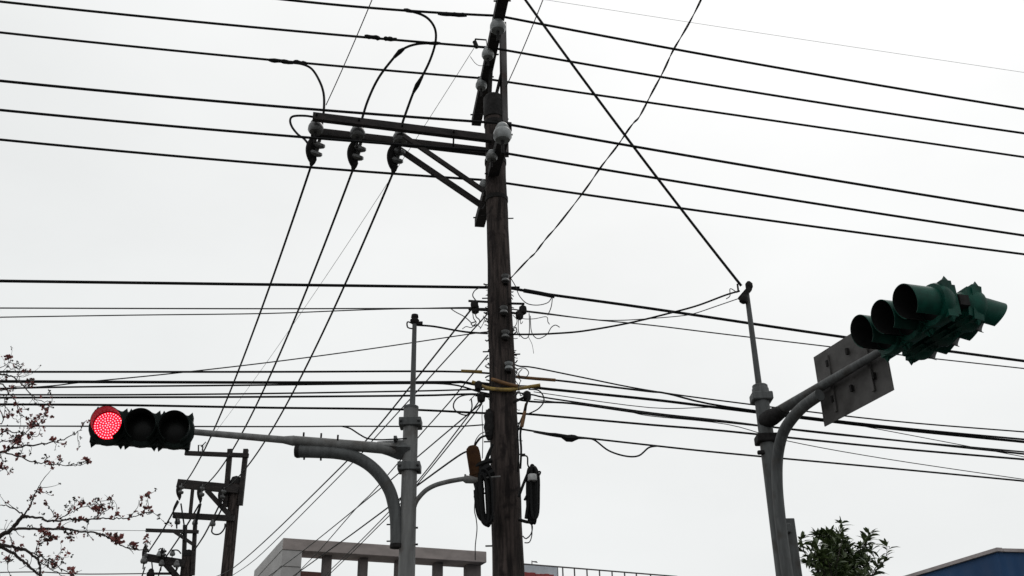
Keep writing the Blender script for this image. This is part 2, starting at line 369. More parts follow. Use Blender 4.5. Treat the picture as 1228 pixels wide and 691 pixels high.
# ------------------------------------------------------------------ cables along the street
dS = V((1, .163, 0))
GUP = 'high cables along the street'; GLO = 'low cables along the street'
def line(name, label, cat, paths, r, m='wire', group=None, before=18, after=22, sleeves=()):
    """paths: world points, smooth"""
    b = MB(); b.tube(extend(paths, before, after), r, 7)
    o = obj(name, b, m, origin=paths[len(paths)//2]); tag(o, label, cat, group)
    for (pp, rr, mm, nn) in sleeves:
        c = MB(); c.tube(pp, rr, 8); obj(nn, c, mm, o)
    return o
def two_span(left, mid, right, P, sagl, sagr, dr=dS):
    """a conductor hung at P on the pole; left / right are where the photo cuts it"""
    a, c, q = onp(*left, P, dr), V(P) if mid is None else onp(*mid, P, dr), onp(*right, P, dr)
    return span(a, c, sagl, 12)+span(c, q, sagr, 14)[1:]
def splice(px0, px1, P, r=.03):
    a, c = onp(*px0, P, dS), onp(*px1, P, dS); n = 7
    return [a.lerp(c, i/n)+V((0, 0, rnd.uniform(-.006, .006))) for i in range(n+1)], [r*(.6 if i in (0, n) else rnd.uniform(.75, 1.1)) for i in range(n+1)]
top_specs = [
 ('A', (345, 0), (597, 19), (1228, 131), IA, 'topmost thick cable, held by the uppermost white insulator', [((525, 16.5), (560, 18.5))]),
 ('B', (0, 2), (590, 57.5), (1228, 160), IB, 'second thick cable from the top, held by the second insulator of the upper crossarm', [((437, 43.5), (456, 46)), ((460, 46), (476, 47.5))]),
 ('C', (0, 39), (578, 94), (1228, 188.5), IC, 'third thick cable from the top, held by the lowest insulator of the upper crossarm', [((322, 72), (348, 74.5)), ((352, 74), (368, 76))]),
 ('D', (0, 97), (602, 148), (1228, 253), ID, 'fourth thick cable from the top, held by the big insulator of the lower crossarm', []),
 ('E', (0, 132), (589, 181), (1228, 282.5), IE, 'fifth thick cable from the top, held by the middle insulator of the lower crossarm', []),
 ('F', (0, 167.5), (581, 216), (1228, 305), IF, 'sixth thick cable from the top, passing just below the ends of the double side arm', []),
]
mids = {'A': (900, 75.5), 'B': (900, 108.8), 'C': (900, 142), 'D': (900, 200), 'E': (900, 231), 'F': (900, 262)}
LP = {}
for k, l, m_, r_, P, lab, sp in top_specs:
    a, c, q = onp(*l, P, dS), onp(*m_, P, dS), onp(*r_, P, dS)
    s2 = sag_through(c, q, *mids[k])
    path = span(a, c, 0.03, 12)+span(c, q, s2, 14)[1:]
    LP[k] = P
    sl = []
    for (u, v) in sp:
        pp, rr = splice(u, v, P); sl.append((pp, rr, 'wire', 'splice'))
    line('power_line', lab, 'power line', path, .0165, group=GUP, sleeves=sl)

PB = axis(6)+V((0, .24, 0)); PF = axis(6)+V((0, -.02, 0))
def low(label, px, r, m='wire', P=PB, sleeves=(), name='overhead_cable', cat='cable', n=5, before=18, after=22, group=GLO, dr=dS):
    pts = catmull([onp(x, y, P, dr) for x, y in px], n)
    sl = [(catmull([onp(x, y, P+V((0, -.02, 0)), dr) for x, y in pp], 4), rr, mm, nn) for pp, rr, mm, nn in sleeves]
    return line(name, label, cat, pts, r, m, group, before, after, sl)
def PO(dy): return PB+V((0, dy, 0))
low('thick cable level with both signal mast tops, passing behind the green signals', [(0, 337), (300, 341), (600, 345), (612, 345.7), (657, 353), (780, 370), (1010, 404), (1228, 433)], .019,
    sleeves=[([(628, 348.5), (645, 351.5), (665, 355.5)], .028, 'wire', 'splice')])
low('thin full-width cable just below the thick cable at signal mast top level', [(0, 369.5), (320, 370.3), (575, 370), (631, 373), (704, 382.5), (780, 390), (870, 401), (1065, 424), (1228, 442)], .0085, 'thin', PO(.06))
low('lower of two close thin cables left of the pole, ending at its bracket', [(0, 380.5), (159, 378), (320, 376), (440, 371.5), (545, 369), (572, 369)], .0075, 'thin', PO(.02), after=0)
low('thin cable climbing from the lower left bundle up to the pole below the mast wire', [(0, 467), (60, 463), (99, 458.5), (197, 449), (320, 435), (440, 419), (561, 401), (585, 398)], .0075, 'thin', PO(.10), after=0)
low('cable wearing straight guard sleeves on both sides of the pole, topmost of the low bundle', [(0, 446), (320, 446), (530, 445.5), (600, 449), (620, 452.5), (666, 456), (774, 469), (800, 472), (872, 488), (1060, 511), (1228, 527)], .0125, 'wire', PO(0),
    sleeves=[([(553, 445), (566, 445.5), (578, 446)], .02, 'yellow', 'guard_sleeve'), ([(619, 452), (640, 454), (653, 455), (666, 456)], .021, 'orange', 'guard_sleeve')])
low('thickest cable of the low bundle, crossing the pole under the yellow guard hose', [(0, 457.5), (320, 458.8), (530, 458.5), (552, 458), (575, 462), (600, 464), (630, 463.6), (661, 467), (780, 479), (870, 490), (1060, 513), (1228, 530)], .0175, 'wire', PO(.04))
low('cable just below the thickest low cable, merging with it left of the pole', [(0, 466), (100, 464), (320, 461.8), (480, 460), (540, 461), (575, 470), (595, 474)], .0105, 'wire', PO(.02), after=0)
low('thin low cable slightly rising to the pole, just above a darker one', [(0, 473.5), (150, 473.5), (320, 472), (500, 469), (580, 467.5), (635, 473), (661, 478), (780, 495), (870, 505), (1000, 521), (1228, 542)], .010, 'wire', PO(.06))
low('dark low cable directly under the thin slightly rising one', [(0, 477), (150, 476.5), (320, 476), (500, 474.5), (580, 473), (636, 481.5), (687, 484), (780, 497), (872, 506.5), (1228, 544.5)], .0125, 'wire', PO(.0))
low('cable sinking gently to the pole above the red signal head', [(0, 485), (150, 486), (320, 489), (480, 491), (580, 495.5), (620, 495.6), (780, 509.5), (870, 517), (1060, 536.5), (1228, 551)], .0135, 'wire', PO(.03))
low('thin cable passing behind the red signal head and ending at the pole', [(0, 511), (320, 511.7), (410, 511.3), (500, 511.5), (548, 511.5), (580, 509.5)], .0085, 'thin', PO(.0), after=0)
low('thin top cable leaving the right of the pole above the orange sleeve', [(612, 434), (622, 439), (641, 441), (700, 453), (774, 467.6), (872, 481.5), (1060, 504), (1228, 518)], .0095, 'wire', PO(.02), before=0)
low('hair-thin wire drooping steepest of all past the right grey post', [(640, 479), (687, 484.5), (750, 493), (780, 499), (872, 509), (945, 529), (1060, 550), (1228, 575)], .0055, 'thin', PO(.08), before=0)
low('thin wire right of the pole drooping between cable pairs below the sign', [(640, 470), (780, 489), (872, 489.5), (1000, 505), (1060, 516), (1228, 548)], .0055, 'thin', PO(.12), before=0)
o = low('lowest cable right of the pole, with a splice lump and a slack loop under it', [(612, 512), (627, 515), (669, 521.5), (705, 525.6), (780, 534), (870, 543.5), (1060, 561), (1228, 577)], .0115, 'wire', PO(-.05), before=0)
P_ = PO(-.08)
c = MB(); c.tube([onp(x, y, P_, dS) for x, y in ((655, 519.8), (666, 521), (674, 523), (680, 525.6), (686, 525.6), (690, 525), (694, 525.2), (706, 525.8))], [.010, .018, .026, .043, .046, .034, .016, .008], 7); obj('splice_lump', c, 'wire', o)
c = MB(); c.tube(catmull([onp(x, y, P_, dS) for x, y in ((640, 518), (668, 523.5), (690, 525.5), (705, 526), (714, 528.5), (730, 540.5), (750, 547), (766, 546.6), (778, 537), (788, 535))], 6), .0105, 7); obj('slack_loop', c, 'wire', o)
low('hair-thin strand high in the sky at the upper right', [(655, 0), (900, 38), (1228, 87)], .0035, 'faint', V((0, 15, 0)), name='overhead_strand', group=None, before=20)

# wires to the two signal masts and other single drops
LMAST = at(497, 390, 11.2); RMAST = at(887, 350, 11.45)
def drop(label, pts, r, m='wire', name='drop_wire', n=6, before=0, after=0, group=None):
    P = catmull(pts, n); return line(name, label, 'wire', P, r, m, group, before, after)
def yl(a, b, t): return a+(b-a)*t
def yline(pxs, Y0, Y1):
    n = len(pxs)-1; return [at(x, y, yl(Y0, Y1, (x-pxs[0][0])/(pxs[-1][0]-pxs[0][0]))) for x, y in pxs]
drop('short slack wire from the left signal mast top to the wooden pole', yline([(500, 390), (520, 391.5), (545, 396), (562, 398.5), (585, 400)], 11.2, 11.4), .012)
drop('black slack wire running from the wooden pole up to the right signal mast top', yline([(608, 401), (640, 401), (665, 400), (700, 397), (754, 387.5), (807, 374.6), (838, 366), (870, 354), (887, 349)], 11.3, 11.42), .0115)
drop('thin wire from the right bracket of the pole to just below the right mast top', yline([(630, 374), (660, 377.5), (694, 381.5), (722, 384), (750, 384), (781, 382), (816, 379), (833, 376), (857, 368), (886, 358)], 11.4, 11.42), .006, 'thin')
gw = at(630, 0, 10.3)
drop('straight dark guy wire slanting from above down to the right mast top', span(at(889, 343, 11.42), gw, .06, 10), .017, name='guy_wire', n=2, after=2.2)
# twisted pair coming from overhead
tw = [(612, 334), (632, 312), (642, 303), (655, 287), (670, 269), (700, 229), (720, 201), (741, 175), (758, 150), (766, 140), (779, 116), (797, 84), (808, 60), (824, 31), (840, 0)]
base = catmull([at(x, y, 11.3-(11.3-8.3)*(x-612)/228.) for i, (x, y) in enumerate(tw)], 8)
b = MB()
for ph in (0, math.pi):
    b.tube(extend([p+V((math.cos(i*.45+ph)*.006+math.sin(i*.19)*.007, 0, math.sin(i*.45+ph)*.006)) for i, p in enumerate(base)], 0, 6), .0058, 6)
tag(obj('drop_wire', b, 'wire', origin=base[40]), 'wavy twisted pair of wires coming down from the upper right to the pole', 'wire')
drop('thin wire from the top edge down to the far end of the double side arm', span(at(391, 126, 11.15), at(446, 0, 9.3), .03, 8), .0065, 'thin', n=2, after=6)
drop('thin straight wire from the top edge to the steel channel above the pole', span(at(607, 104, 11.45), at(651, 0, 9.6), .03, 8), .0065, 'thin', n=2, after=6)

# jumpers from the high cables down to the side arm
def j3(pxs, P0, P1):
    Y0, Y1 = P0, P1; n = len(pxs)-1
    return [at(x, y, Y0+(Y1-Y0)*i/n) for i, (x, y) in enumerate(pxs)]
GJ = 'jumpers down to the side arm'
def jumper(label, pxs, Y0, Y1, lump=None):
    pts = catmull(j3(pxs, Y0, Y1), 7); b = MB(); b.tube(pts, .0165, 8)
    o = tag(obj('jumper_cable', b, 'wire', origin=pts[-1]), label, 'cable', GJ)
    if lump:
        b = MB(); a, c = lump; b.tube([pts[a], pts[(a+c)//2], pts[c]], [.02, .033, .02], 8); obj('splice', b, 'wire', o)
    b = MB(); b.tube([pts[0]+(pts[0]-pts[3])*.6, pts[0], pts[3]], [.016, .027, .02], 8); obj('tap_clamp', b, 'wire', o)
YA = onp(495, 13, IA, dS).y; YB = onp(520, 52, IB, dS).y; YC = onp(350, 74, IC, dS).y
jumper('outer jumper cable arching off the third thick cable to the tip of the side arm', [(345, 75), (362, 77), (374, 83), (383, 97), (388, 112), (388.5, 130), (386, 150)], YC, 11.45)
jumper('middle jumper cable swinging off the second thick cable to the middle of the side arm', [(523, 52), (500, 53), (482, 60), (466, 77), (452, 97), (441, 121), (434, 143), (430, 155)], YB, 11.45, (13, 18))
jumper('inner jumper cable hooking off the topmost cable, nearest the pole', [(488, 12.5), (504, 17), (515, 24), (522, 36), (522, 52), (515, 74), (503, 98), (497, 108), (488, 132), (482, 150), (481, 160)], YA, 11.45, (40, 50))
pts = catmull([at(x, y, 11.2) for x, y in ((379, 141), (366, 139), (352, 139.5), (348, 144), (350, 152), (357, 161), (366, 168), (374, 180))], 6)
b = MB(); b.tube(pts, .015, 8); tag(obj('jumper_cable', b, 'wire', origin=pts[0]), 'short looped jumper cable at the outer tip of the double side arm', 'cable', GJ)

# three conductors going away to the next pole
GD = 'conductors running back to the farther poles'
for i, (q, far_px, thr, lab) in enumerate(((SI[0], (219, 583), (264, 500), 'leftmost of three cables running from the double side arm back to the farther pole'),
                               (SI[1], (243, 584), (300, 499), 'middle of three cables running from the double side arm back to the farther pole'),
                               (SI[2], (268, 587), (334, 500), 'rightmost of three cables running from the double side arm back to the farther pole'))):
    e_ = at(*far_px, 26.6); s = sag_through(q, e_, *thr)
    P = span(q, e_, s, 40)
    b = MB(); b.tube(P, .0155, 7); tag(obj('power_line', b, 'wire', origin=P[0]), lab, 'power line', GD)
P = span(at(569, 57, 11.2), at(239, 543, 26.8), .25, 30)
b = MB(); b.tube(P, .0042, 5); tag(obj('overhead_strand', b, 'faint', origin=P[0]), 'hair-thin strand from the upper crossarm bracket back to the farther pole', 'wire', GD)
drop('tiny slack wire curving under the terminal bracket beside the upper insulators', yline([(564, 68), (570, 76), (576, 79), (584, 78)], 11.2, 11.3), .004, 'thin', name='slack_wire')

# service wires fanning from the pole down to the lower left
GS = 'service wires slanting down to the lower left'
def service(label, pxs, Y0, Y1, r, m='thin'):
    # straight-line depth: 1/Y varies linearly along the picture of a straight line
    n = len(pxs); x0, x1 = pxs[0][0], pxs[-1][0]
    P = []
    for x, y in pxs:
        t = (x-x0)/(x1-x0); P.append(at(x, y, 1/((1-t)/Y0+t/Y1)))
    P = catmull(P, 6); b = MB(); b.tube(extend(P, 0, 5), r, 6); tag(obj('service_wire', b, m, origin=P[0]), label, 'wire', GS)
service('uppermost slanting service wire, starting at the left bracket of the pole', [(566, 370), (479, 480), (441, 526), (409, 560), (324, 643), (280, 681), (258, 692)], 11.4, 26, .011)
service('second slanting service wire, starting just below the left bracket', [(586, 375), (497, 473), (448, 527), (418, 560), (314, 664), (279, 690)], 11.4, 26, .0085)
service('slanting service wire leaving the pole above the yellow guard hose', [(585, 426), (541, 480), (502, 524), (481, 551), (447, 590), (426, 611), (385, 658), (360, 684), (352, 694)], 11.4, 24, .008)
service('slanting service wire that crosses the building beam farthest to the left', [(577, 484), (560, 498), (502, 547), (479, 567), (450, 591), (367, 658), (321, 692)], 11.4, 25, .009)
service('left wire of the close pair slanting from the junction box across the roof frame', [(574, 482), (560, 501), (502, 576), (472, 608), (450, 631), (421, 660), (397, 683), (388, 692)], 11.35, 22, .008)
service('right wire of the close pair slanting from the junction box across the roof frame', [(578, 484), (562, 505), (503, 578), (473, 612), (452, 633), (424, 661), (400, 684), (392, 692)], 11.38, 22, .008)
service('thicker service cable slanting down-left from the brown cable closure', [(562, 541), (548, 548), (501, 582), (471, 604.5), (421, 641.5), (396, 659), (353, 690)], 11.1, 24, .0115, 'wire')

# loose tangle at the pole
GT = 'loose wire ends around the pole'
def loose(label, pxs, Y, r=.005, m='thin'):
    P = catmull([at(x, y, Y+rnd.uniform(-.04, .04)) for x, y in pxs], 6); b = MB(); b.tube(P, r, 6); tag(obj('loose_wire', b, m, origin=P[0]), label, 'wire', GT)
loose('long loose wire hanging in a bow under the thick cable right of the pole', [(612, 333), (618, 343), (623, 355), (632, 364), (645, 366), (657, 363), (662, 357), (661, 368), (657, 378)], 11.35, .006)
loose('loose wire looping twice below the right side bracket', [(620, 377), (626, 382), (640, 382.5), (655, 380), (657, 386), (659, 389)], 11.35)
loose('narrow U of loose wire hanging right beside the pole', [(622, 379), (621.5, 395), (624, 402), (629, 406), (634, 403), (635, 390), (634.5, 376)], 11.35, .0055)
loose('loose wire end with a hooked tip right of the narrow U', [(636, 379), (637, 396), (641, 404), (647, 406), (656, 401), (661, 393), (666, 390), (671, 392.5)], 11.3, .0055)
loose('hair-thin wire end dangling below the narrow U', [(633, 403), (638, 413), (640, 424)], 11.3, .003)
loose('short loose wire reaching from the left bracket up over the thick cable', [(572, 362), (567, 355), (569, 349), (575, 345)], 11.25, .007)
loose('loose wire end pointing down-right left of the bracket', [(539, 369), (546, 374), (557, 380), (565, 387)], 11.3, .006)
loose('curled loose wire tips below the left bracket', [(570, 374), (571, 380), (575, 384), (574, 389), (568, 391), (565, 388), (570, 386)], 11.3, .007)
loose('loose wire tip curling beside the left bracket, outer', [(567, 376), (568, 382), (571, 387), (567, 392)], 11.3, .006)
ring = [(554+10*math.cos(t*.5236)-1, 486+9.5*math.sin(t*.5236)) for t in range(13)]
loose('open ring of cable hanging left of the pole above the service wires', [(577, 474), (562, 473.5), (551, 476), (545, 482), (544, 489), (549, 495), (558, 498), (563, 496), (566, 488), (565, 478)], 11.3, .008, 'wire')
loose('open ring of cable right of the pole under the yellow guard hose', [(634, 467), (645, 468), (651, 474), (652, 482), (646, 490), (637, 495), (631, 497)], 11.25, .008, 'wire')
loose('tiny ring of wire right of the pole above the orange sleeve', [(618, 447), (623, 442), (630, 442), (634, 447), (631, 452), (625, 453), (622, 448), (626, 443)], 11.3, .006)
loose('short tangle of wire between the brackets right of the pole', [(615, 378), (620, 384), (618, 391), (614, 393), (618, 397)], 11.28, .005)
loose('long slack wire hanging from the left cable bundle down to the roof frame', [(570, 594), (569, 612), (571, 622), (572, 635), (570, 655), (570, 672)], 11.05, .006)
loose('black lead running down the right edge of the pole from the junction', [(634, 476), (630, 490), (627, 505), (624, 520), (625, 540), (624, 562)], 11.28, .014, 'wire')
loose('second black lead down the right edge of the pole', [(631, 490), (625, 503), (621, 516), (622, 545), (621, 566)], 11.3, .009, 'wire')
loose('black lead bowing from the pole to the top of the brown closure', [(588, 522), (578, 524), (572, 530), (569, 536)], 11.2, .013, 'wire')
loose('thin slack wire arching above the brown closure', [(586, 517), (577, 520), (571, 527), (568, 536)], 11.18, .005)
loose('thin upright wire between the closure and the pole', [(579, 486), (578, 500), (579, 520), (578.5, 550)], 11.15, .005)
loose('dipping stretch of wire onto the left signal arm', [(410, 511.3), (420, 514), (431, 521), (441, 526), (455, 527.5), (470, 527), (488, 526)], 10.9, .0085, 'wire')
for k in range(9):
    sgn = 1 if k % 3 else -1
    x0, y0 = (618 if sgn > 0 else 577)+rnd.uniform(-2, 3), rnd.choice((372, 380, 395, 448, 470, 478))+rnd.uniform(-5, 5)
    pt_ = [(x0, y0)]
    for q in range(4): pt_.append((pt_[-1][0]+sgn*rnd.uniform(-2, 7), pt_[-1][1]+rnd.uniform(-5, 8)))
    P = catmull([at(x, y, 11.32+rnd.uniform(-.05, .05)) for x, y in pt_], 5); b = MB(); b.tube(P, rnd.uniform(.003, .006), 5)
    tag(obj('wire_tip', b, 'thin', origin=P[0]), 'short frayed wire tip sticking out of the tangle beside the big pole', 'wire', 'frayed wire tips beside the big pole')
# yellow guard hose wrapped across the pole
def hose(label, pxs, r, m):
    P = catmull([at(x, y, 11.5-math.sqrt(max(0.0, .21**2-((x-603)*.0096)**2)) if abs(x-603) < 21 else 11.46) for x, y in pxs], 5)
    b = MB(); b.tube(P, r, 10); tag(obj('guard_hose', b, m, origin=P[0]), label, 'cable guard')
hose('yellow guard hose bent across the front of the wooden pole', [(566, 458), (574, 461), (583, 465), (596, 467), (610, 467.5), (622, 466), (632, 464.5), (648, 462)], .022, 'yellow')
hose('dull orange strap hugging the wooden pole above the yellow hose', [(590, 455), (597, 457), (606, 460), (616, 462.5), (620, 463)], .022, 'orange')
b = MB(); P = catmull([at(x, y, 11.26) for x, y in ((631, 484), (629, 495), (627, 505), (625.5, 512))], 4); b.tube(P, [.014+.008*min(1, i/6) for i in range(len(P))], 8)
tag(obj('guard_sleeve', b, 'orange', origin=P[0]), 'short orange-brown sleeve on the leads at the right edge of the pole', 'cable guard')

# brown closure and hanging bundles
cl = thing('cable_closure', 'brown dome-ended splice closure hanging on the left side of the wooden pole', 'splice closure', at(569, 575, 11.1))
p0, p1 = at(573, 576, 11.1), at(566, 535, 11.1); ax = (p1-p0)
b = MB(); h = ax.length; b.lathe(p0, ax, [(0, .055), (.01, .074), (h*.12, .076), (h*.13, .084), (h*.2, .084), (h*.21, .078), (h*.8, .076), (h*.93, .068), (h*.99, .045), (h*1.01, .001)], 18); obj('body', b, 'brown', cl)
b = MB(); b.tube([p0+ax*.02, p0-ax*.3, p0-ax*.5], [.06, .05, .04], 10); b.box(p0+ax*.16+V((0.06, .04, 0)), X, Yv, Z, (.1, .04, .05)); obj('cable_entry', b, 'iron', cl)
def bundle(label, center_px, hw, y0, y1, Y, n, tilt, extra):
    b = MB()
    for k in range(n):
        w = hw*rnd.uniform(.35, 1.0); cx = center_px+rnd.uniform(-2, 2); ya, yb = y0+rnd.uniform(-3, 6), y1+rnd.uniform(-5, 3); dy = rnd.uniform(-.09, .09)
        loop = [(cx-w, ya+8), (cx-w*.6, ya), (cx+w*.3, ya+1), (cx+w, ya+12), (cx+w*1.05, (ya+yb)/2), (cx+w*.9, yb-8), (cx+w*.1, yb), (cx-w*.8, yb-7), (cx-w*1.05, (ya+yb)/2), (cx-w, ya+8)]
        b.tube(catmull([at(x+tilt*(y-y0), y, Y+dy) for x, y in loop], 4), .013, 7)
    for pxs, r in extra: b.tube(catmull([at(x, y, Y-.03) for x, y in pxs], 5), r, 7)
    return tag(obj('cable_bundle', b, 'wire', origin=at(center_px, y0, Y)), label, 'cable bundle')
bundle('black coil of cable hanging left of the pole under the brown closure', 579.5, 7.5, 566, 629, 11.08, 14, .06,
       [([(574, 572), (571, 590), (572, 610), (576, 622), (586, 628)], .02), ([(588, 540), (583, 552), (576, 560), (574, 575)], .02), ([(591, 533), (584, 548), (580, 563)], .016), ([(568, 596), (576, 594), (588, 588)], .01), ([(578, 585), (577, 610), (584, 624)], .028), ([(576, 575), (574, 600), (580, 618)], .026), ([(590, 552), (578, 556), (570, 560)], .03), ([(588, 559), (576, 566)], .045), ([(592, 566), (579, 572)], .04), ([(574, 600), (577, 618), (592, 622)], .04), ([(571, 588), (573, 606), (580, 620)], .03)])
ob = bundle('black coil of cable hanging right of the pole with a band of white tape', 639, 5.5, 560, 626, 11.15, 11, .0,
       [([(622, 596), (628, 580), (634, 566), (639, 560)], .016), ([(629, 600), (634, 590), (638, 580)], .013), ([(622, 623), (632, 626), (642, 626)], .018), ([(640, 575), (641, 600), (640, 622)], .028), ([(636, 575), (634, 600), (631, 622)], .02), ([(624, 547), (632, 547.5), (633, 558), (637, 563)], .009), ([(633, 563), (640, 566.5), (648, 566), (644, 574)], .01)])
b = MB(); q = at(638.5, 573, 11.06); b.lathe(q-Z*.035, Z, [(0, .048), (.005, .052), (.065, .05), (.07, .046)], 12); obj('tape_band', b, 'clear', ob)
loose('small loop of wire dangling under the right cable coil', [(631, 626), (638, 630), (637, 640), (631, 646), (627, 643)], 11.2, .007, 'wire')
loose('second loop of wire dangling under the right cable coil, longer', [(637, 626), (638, 640), (635, 650), (629, 651)], 11.18, .006, 'wire')

# ------------------------------------------------------------------ signal heads
def signal_head(name, label, group, o, ux, fr, pitch, mats, lit=None, vlen=.27, cut=.5):
    """three lenses along ux, facing fr; o is the centre of the middle lens"""
    ux = V(ux).normalized(); fr = (V(fr)-ux*V(fr).dot(ux)).normalized(); uz = ux.cross(fr)
    if uz.z < 0: uz = -uz
    T = thing(name, label, 'traffic light', o, group); o = V(o)
    R = pitch*.5
    b = MB()
    for k in (-1, 0, 1):
        c = o+ux*(k*pitch)
        b.lathe(c-fr*.20, fr, [(0, R*.55), (.02, R*.8), (.07, R*1.02), (.12, R*1.17), (.17, R*1.2), (.20, R*1.14), (.205, R*.9)], 24)
        b.box(c-fr*.075, ux, fr, uz, (pitch*.985, .10, pitch*1.04)); b.box(c-fr*.13, ux, fr, uz, (pitch*.9, .08, pitch*.86))
        b.box(c-fr*.20, ux, fr, uz, (pitch*.5, .07, pitch*.5))
        for sx in (-1, 1):
            for sz in (-1, 1):                            # hinge lugs and latches that stand out between the doors
                p = c+ux*(sx*pitch*.40)+uz*(sz*pitch*.525)-fr*.075
                b.add([p-ux*.028-fr*.022, p+ux*.028-fr*.022, p+ux*.028+fr*.022, p-ux*.028+fr*.022, p+uz*(sz*.05)+ux*(sx*.014)], [(0, 1, 4), (1, 2, 4), (2, 3, 4), (3, 0, 4), (3, 2, 1, 0)])
    obj('housing', b, mats[0], T)
    for k in (-1, 0, 1):
        c = o+ux*(k*pitch)
        b = MB(); b.lathe(c-fr*.004, fr, [(0, R*.86), (.012, R*.86), (.026, R*.6), (.034, R*.3), (.036, .001)], 28)
        if lit == k:                                      # rings of diodes standing on the lit lens
            b.cur = 1
            for ring in range(0, 6):
                nn = max(1, ring*6)
                for q in range(nn):
                    t = 2*math.pi*q/nn+ring*.35; rr = R*.78*ring/5
                    pc = c+(ux*math.cos(t)+uz*math.sin(t))*rr+fr*(.036-.026*(ring/5.2)**1.6)
                    b.lathe(pc, fr, [(0, .0068), (.006, .0060), (.009, .001)], 6)
        obj('lens', b, ['led', 'diode'] if lit == k else 'lens', T, label='lit red lens of bright dots' if lit == k else None)
        # visor: an open tube, longer above than below, slit at the bottom
        b = MB(); n = 40; r1 = R*.93
        vs = []; a0, a1 = math.radians(-62), math.radians(242)
        for i in range(n+1):
            t = a0+(a1-a0)*i/n; s_ = math.sin(t); ln = vlen*(1-cut*(0.5-0.5*s_)**1.3)
            e_ = ux*math.cos(t)+uz*s_
            for (rr, ff) in ((r1, 0.0), (r1*1.0, ln), (r1-.006, ln), (r1-.006, 0.0)): vs.append(c+e_*rr+fr*(ff+.004))
        fs = []; ms = []
        for i in range(n):
            for j in range(4):
                fs.append((i*4+j, i*4+(j+1) % 4, (i+1)*4+(j+1) % 4, (i+1)*4+j)); ms.append(1 if j == 2 else 0)
        b.add(vs, fs); b.m = ms
        obj('visor', b, [mats[1], 'visin'], T)
    return T, ux, fr, uz

# left signal: pole, arm, brace, mast
LY = 11.2
gp = at(490, 600, LY)
lp = thing('signal_pole', 'light grey steel signal post whose arm reaches left to the red signal', 'signal pole', (gp.x, LY, GZ))
zt = at(494.5, 490, LY).z
b = MB(); b.tube([V((gp.x, LY, GZ)), V((gp.x, LY, 3)), V((gp.x, LY, zt))], [.10, .092, .083], 20); obj('post', b, 'steel', lp)
b = MB(); b.lathe(V((gp.x, LY, zt-.01)), Z, [(0, .086), (.03, .086), (.045, .06), (.05, .001)], 18); obj('cap', b, 'steeld', lp)
zm = at(497, 386, LY).z; xm = gp.x+.015
b = MB(); b.tube([V((xm, LY, zt)), V((xm, LY, zm))], [.033, .026], 12); mast = obj('mast', b, 'steeld', lp)
b = MB(); b.lathe(V((xm, LY, zm-.03)), Z, [(0, .03), (.02, .05), (.05, .055), (.07, .035), (.085, .045), (.12, .04), (.135, .001)], 12)
b.tube(catmull([V((xm-.03, LY, zm-.02)), V((xm-.085, LY, zm+.0)), V((xm-.08, LY, zm-.07)), V((xm-.02, LY, zm-.09))], 4), .009, 6); b.box(V((xm+.05, LY, zm-.02)), X, Yv, Z, (.09, .03, .035)); obj('mast_clamp', b, 'iron', mast)
for py in (508, 561):
    z = at(491, py, LY).z; b = MB(); b.box((gp.x, LY, z), X, Yv, Z, (.25, .21, .095)); b.box((gp.x-.10, LY-.12, z), X, Yv, Z, (.035, .05, .03)); b.box((gp.x+.10, LY-.12, z), X, Yv, Z, (.035, .05, .03)); obj('collar', b, 'steeld', lp, bevel=.01)
HL = at(130, 511, 10.4); HR = at(210, 516, 10.55)
A0 = at(487, 540, LY-.02); A1 = at(350, 528.5, LY-.33); A2 = at(225, 517.5, 10.62); A3 = at(150, 513, 10.55)
b = MB(); b.tube([A0, A0.lerp(A1, .25), A1], [.066, .062, .055], 16); b.tube([A1-(A1-A0).normalized()*.02, A1+(A2-A1)*.08], [.058, .04], 16); b.tube([A1+(A2-A1)*.07, A2, A2.lerp(A3, .25)], [.04, .033, .031], 14); obj('arm', b, 'steel', lp)
b = MB(); b.tube([at(490, 540, LY), at(478, 539.5, LY-.03), at(466, 537.5, LY-.05), at(452, 536, LY-.09)], [.115, .115, .088, .062], 4); b.box(at(475, 528.5, LY-.04), X, Yv, Z, (.035, .2, .05)); obj('arm_bracket', b, 'steeld', lp)
b = MB()
brp = [(357, 541.5), (380, 542), (405, 543.5), (425, 548), (443, 558), (457, 572), (467, 588), (472, 605), (475, 625), (475.5, 655)]
pts = catmull([at(x, y, LY-.02-.31*max(0, (475-x))/125) for x, y in brp], 6); b.tube(pts, .068, 16); br = obj('brace_pipe', b, 'steeld', lp)
b = MB(); b.lathe(pts[0]+X*.02, -X, [(0, .072), (.03, .072), (.05, .06), (.052, .001)], 16); obj('end_cap', b, 'iron', br); b = MB(); b.lathe(pts[-1]+Z*.02, -Z, [(0, .072), (.04, .072), (.045, .001)], 16); obj('end_cap', b, 'iron', br)
for px, py, s in ((365, 546, 1), (385, 547, 1), (364, 524, -1), (385, 525, -1), (405, 527, -1)):
    p = at(px, py, LY-.25); b = MB(); b.tube([p+Z*.03*s, p-Z*.05*s], .011, 6); obj('bolt', b, 'iron', lp)
for py in (629, 649):
    p = at(472, py, LY); b = MB(); b.tube([p, p-X*.075], .008, 6); obj('bolt', b, 'iron', lp)
for px, py in ((499, 633), (499, 653), (500, 566)):
    p = at(px, py, LY); b = MB(); b.tube([p-X*.03, p+X*.02], .011, 6); obj('bolt', b, 'iron', lp)
b = MB(); ra = catmull([at(x, y, LY-.02-.12*(x-497)/68) for x, y in ((495, 615), (498, 604), (503, 596), (511, 588), (522, 582), (536, 578), (549, 575.5), (559, 574))], 5); b.tube(ra, .026, 12)
ro = obj('side_arm', b, 'steel', lp)
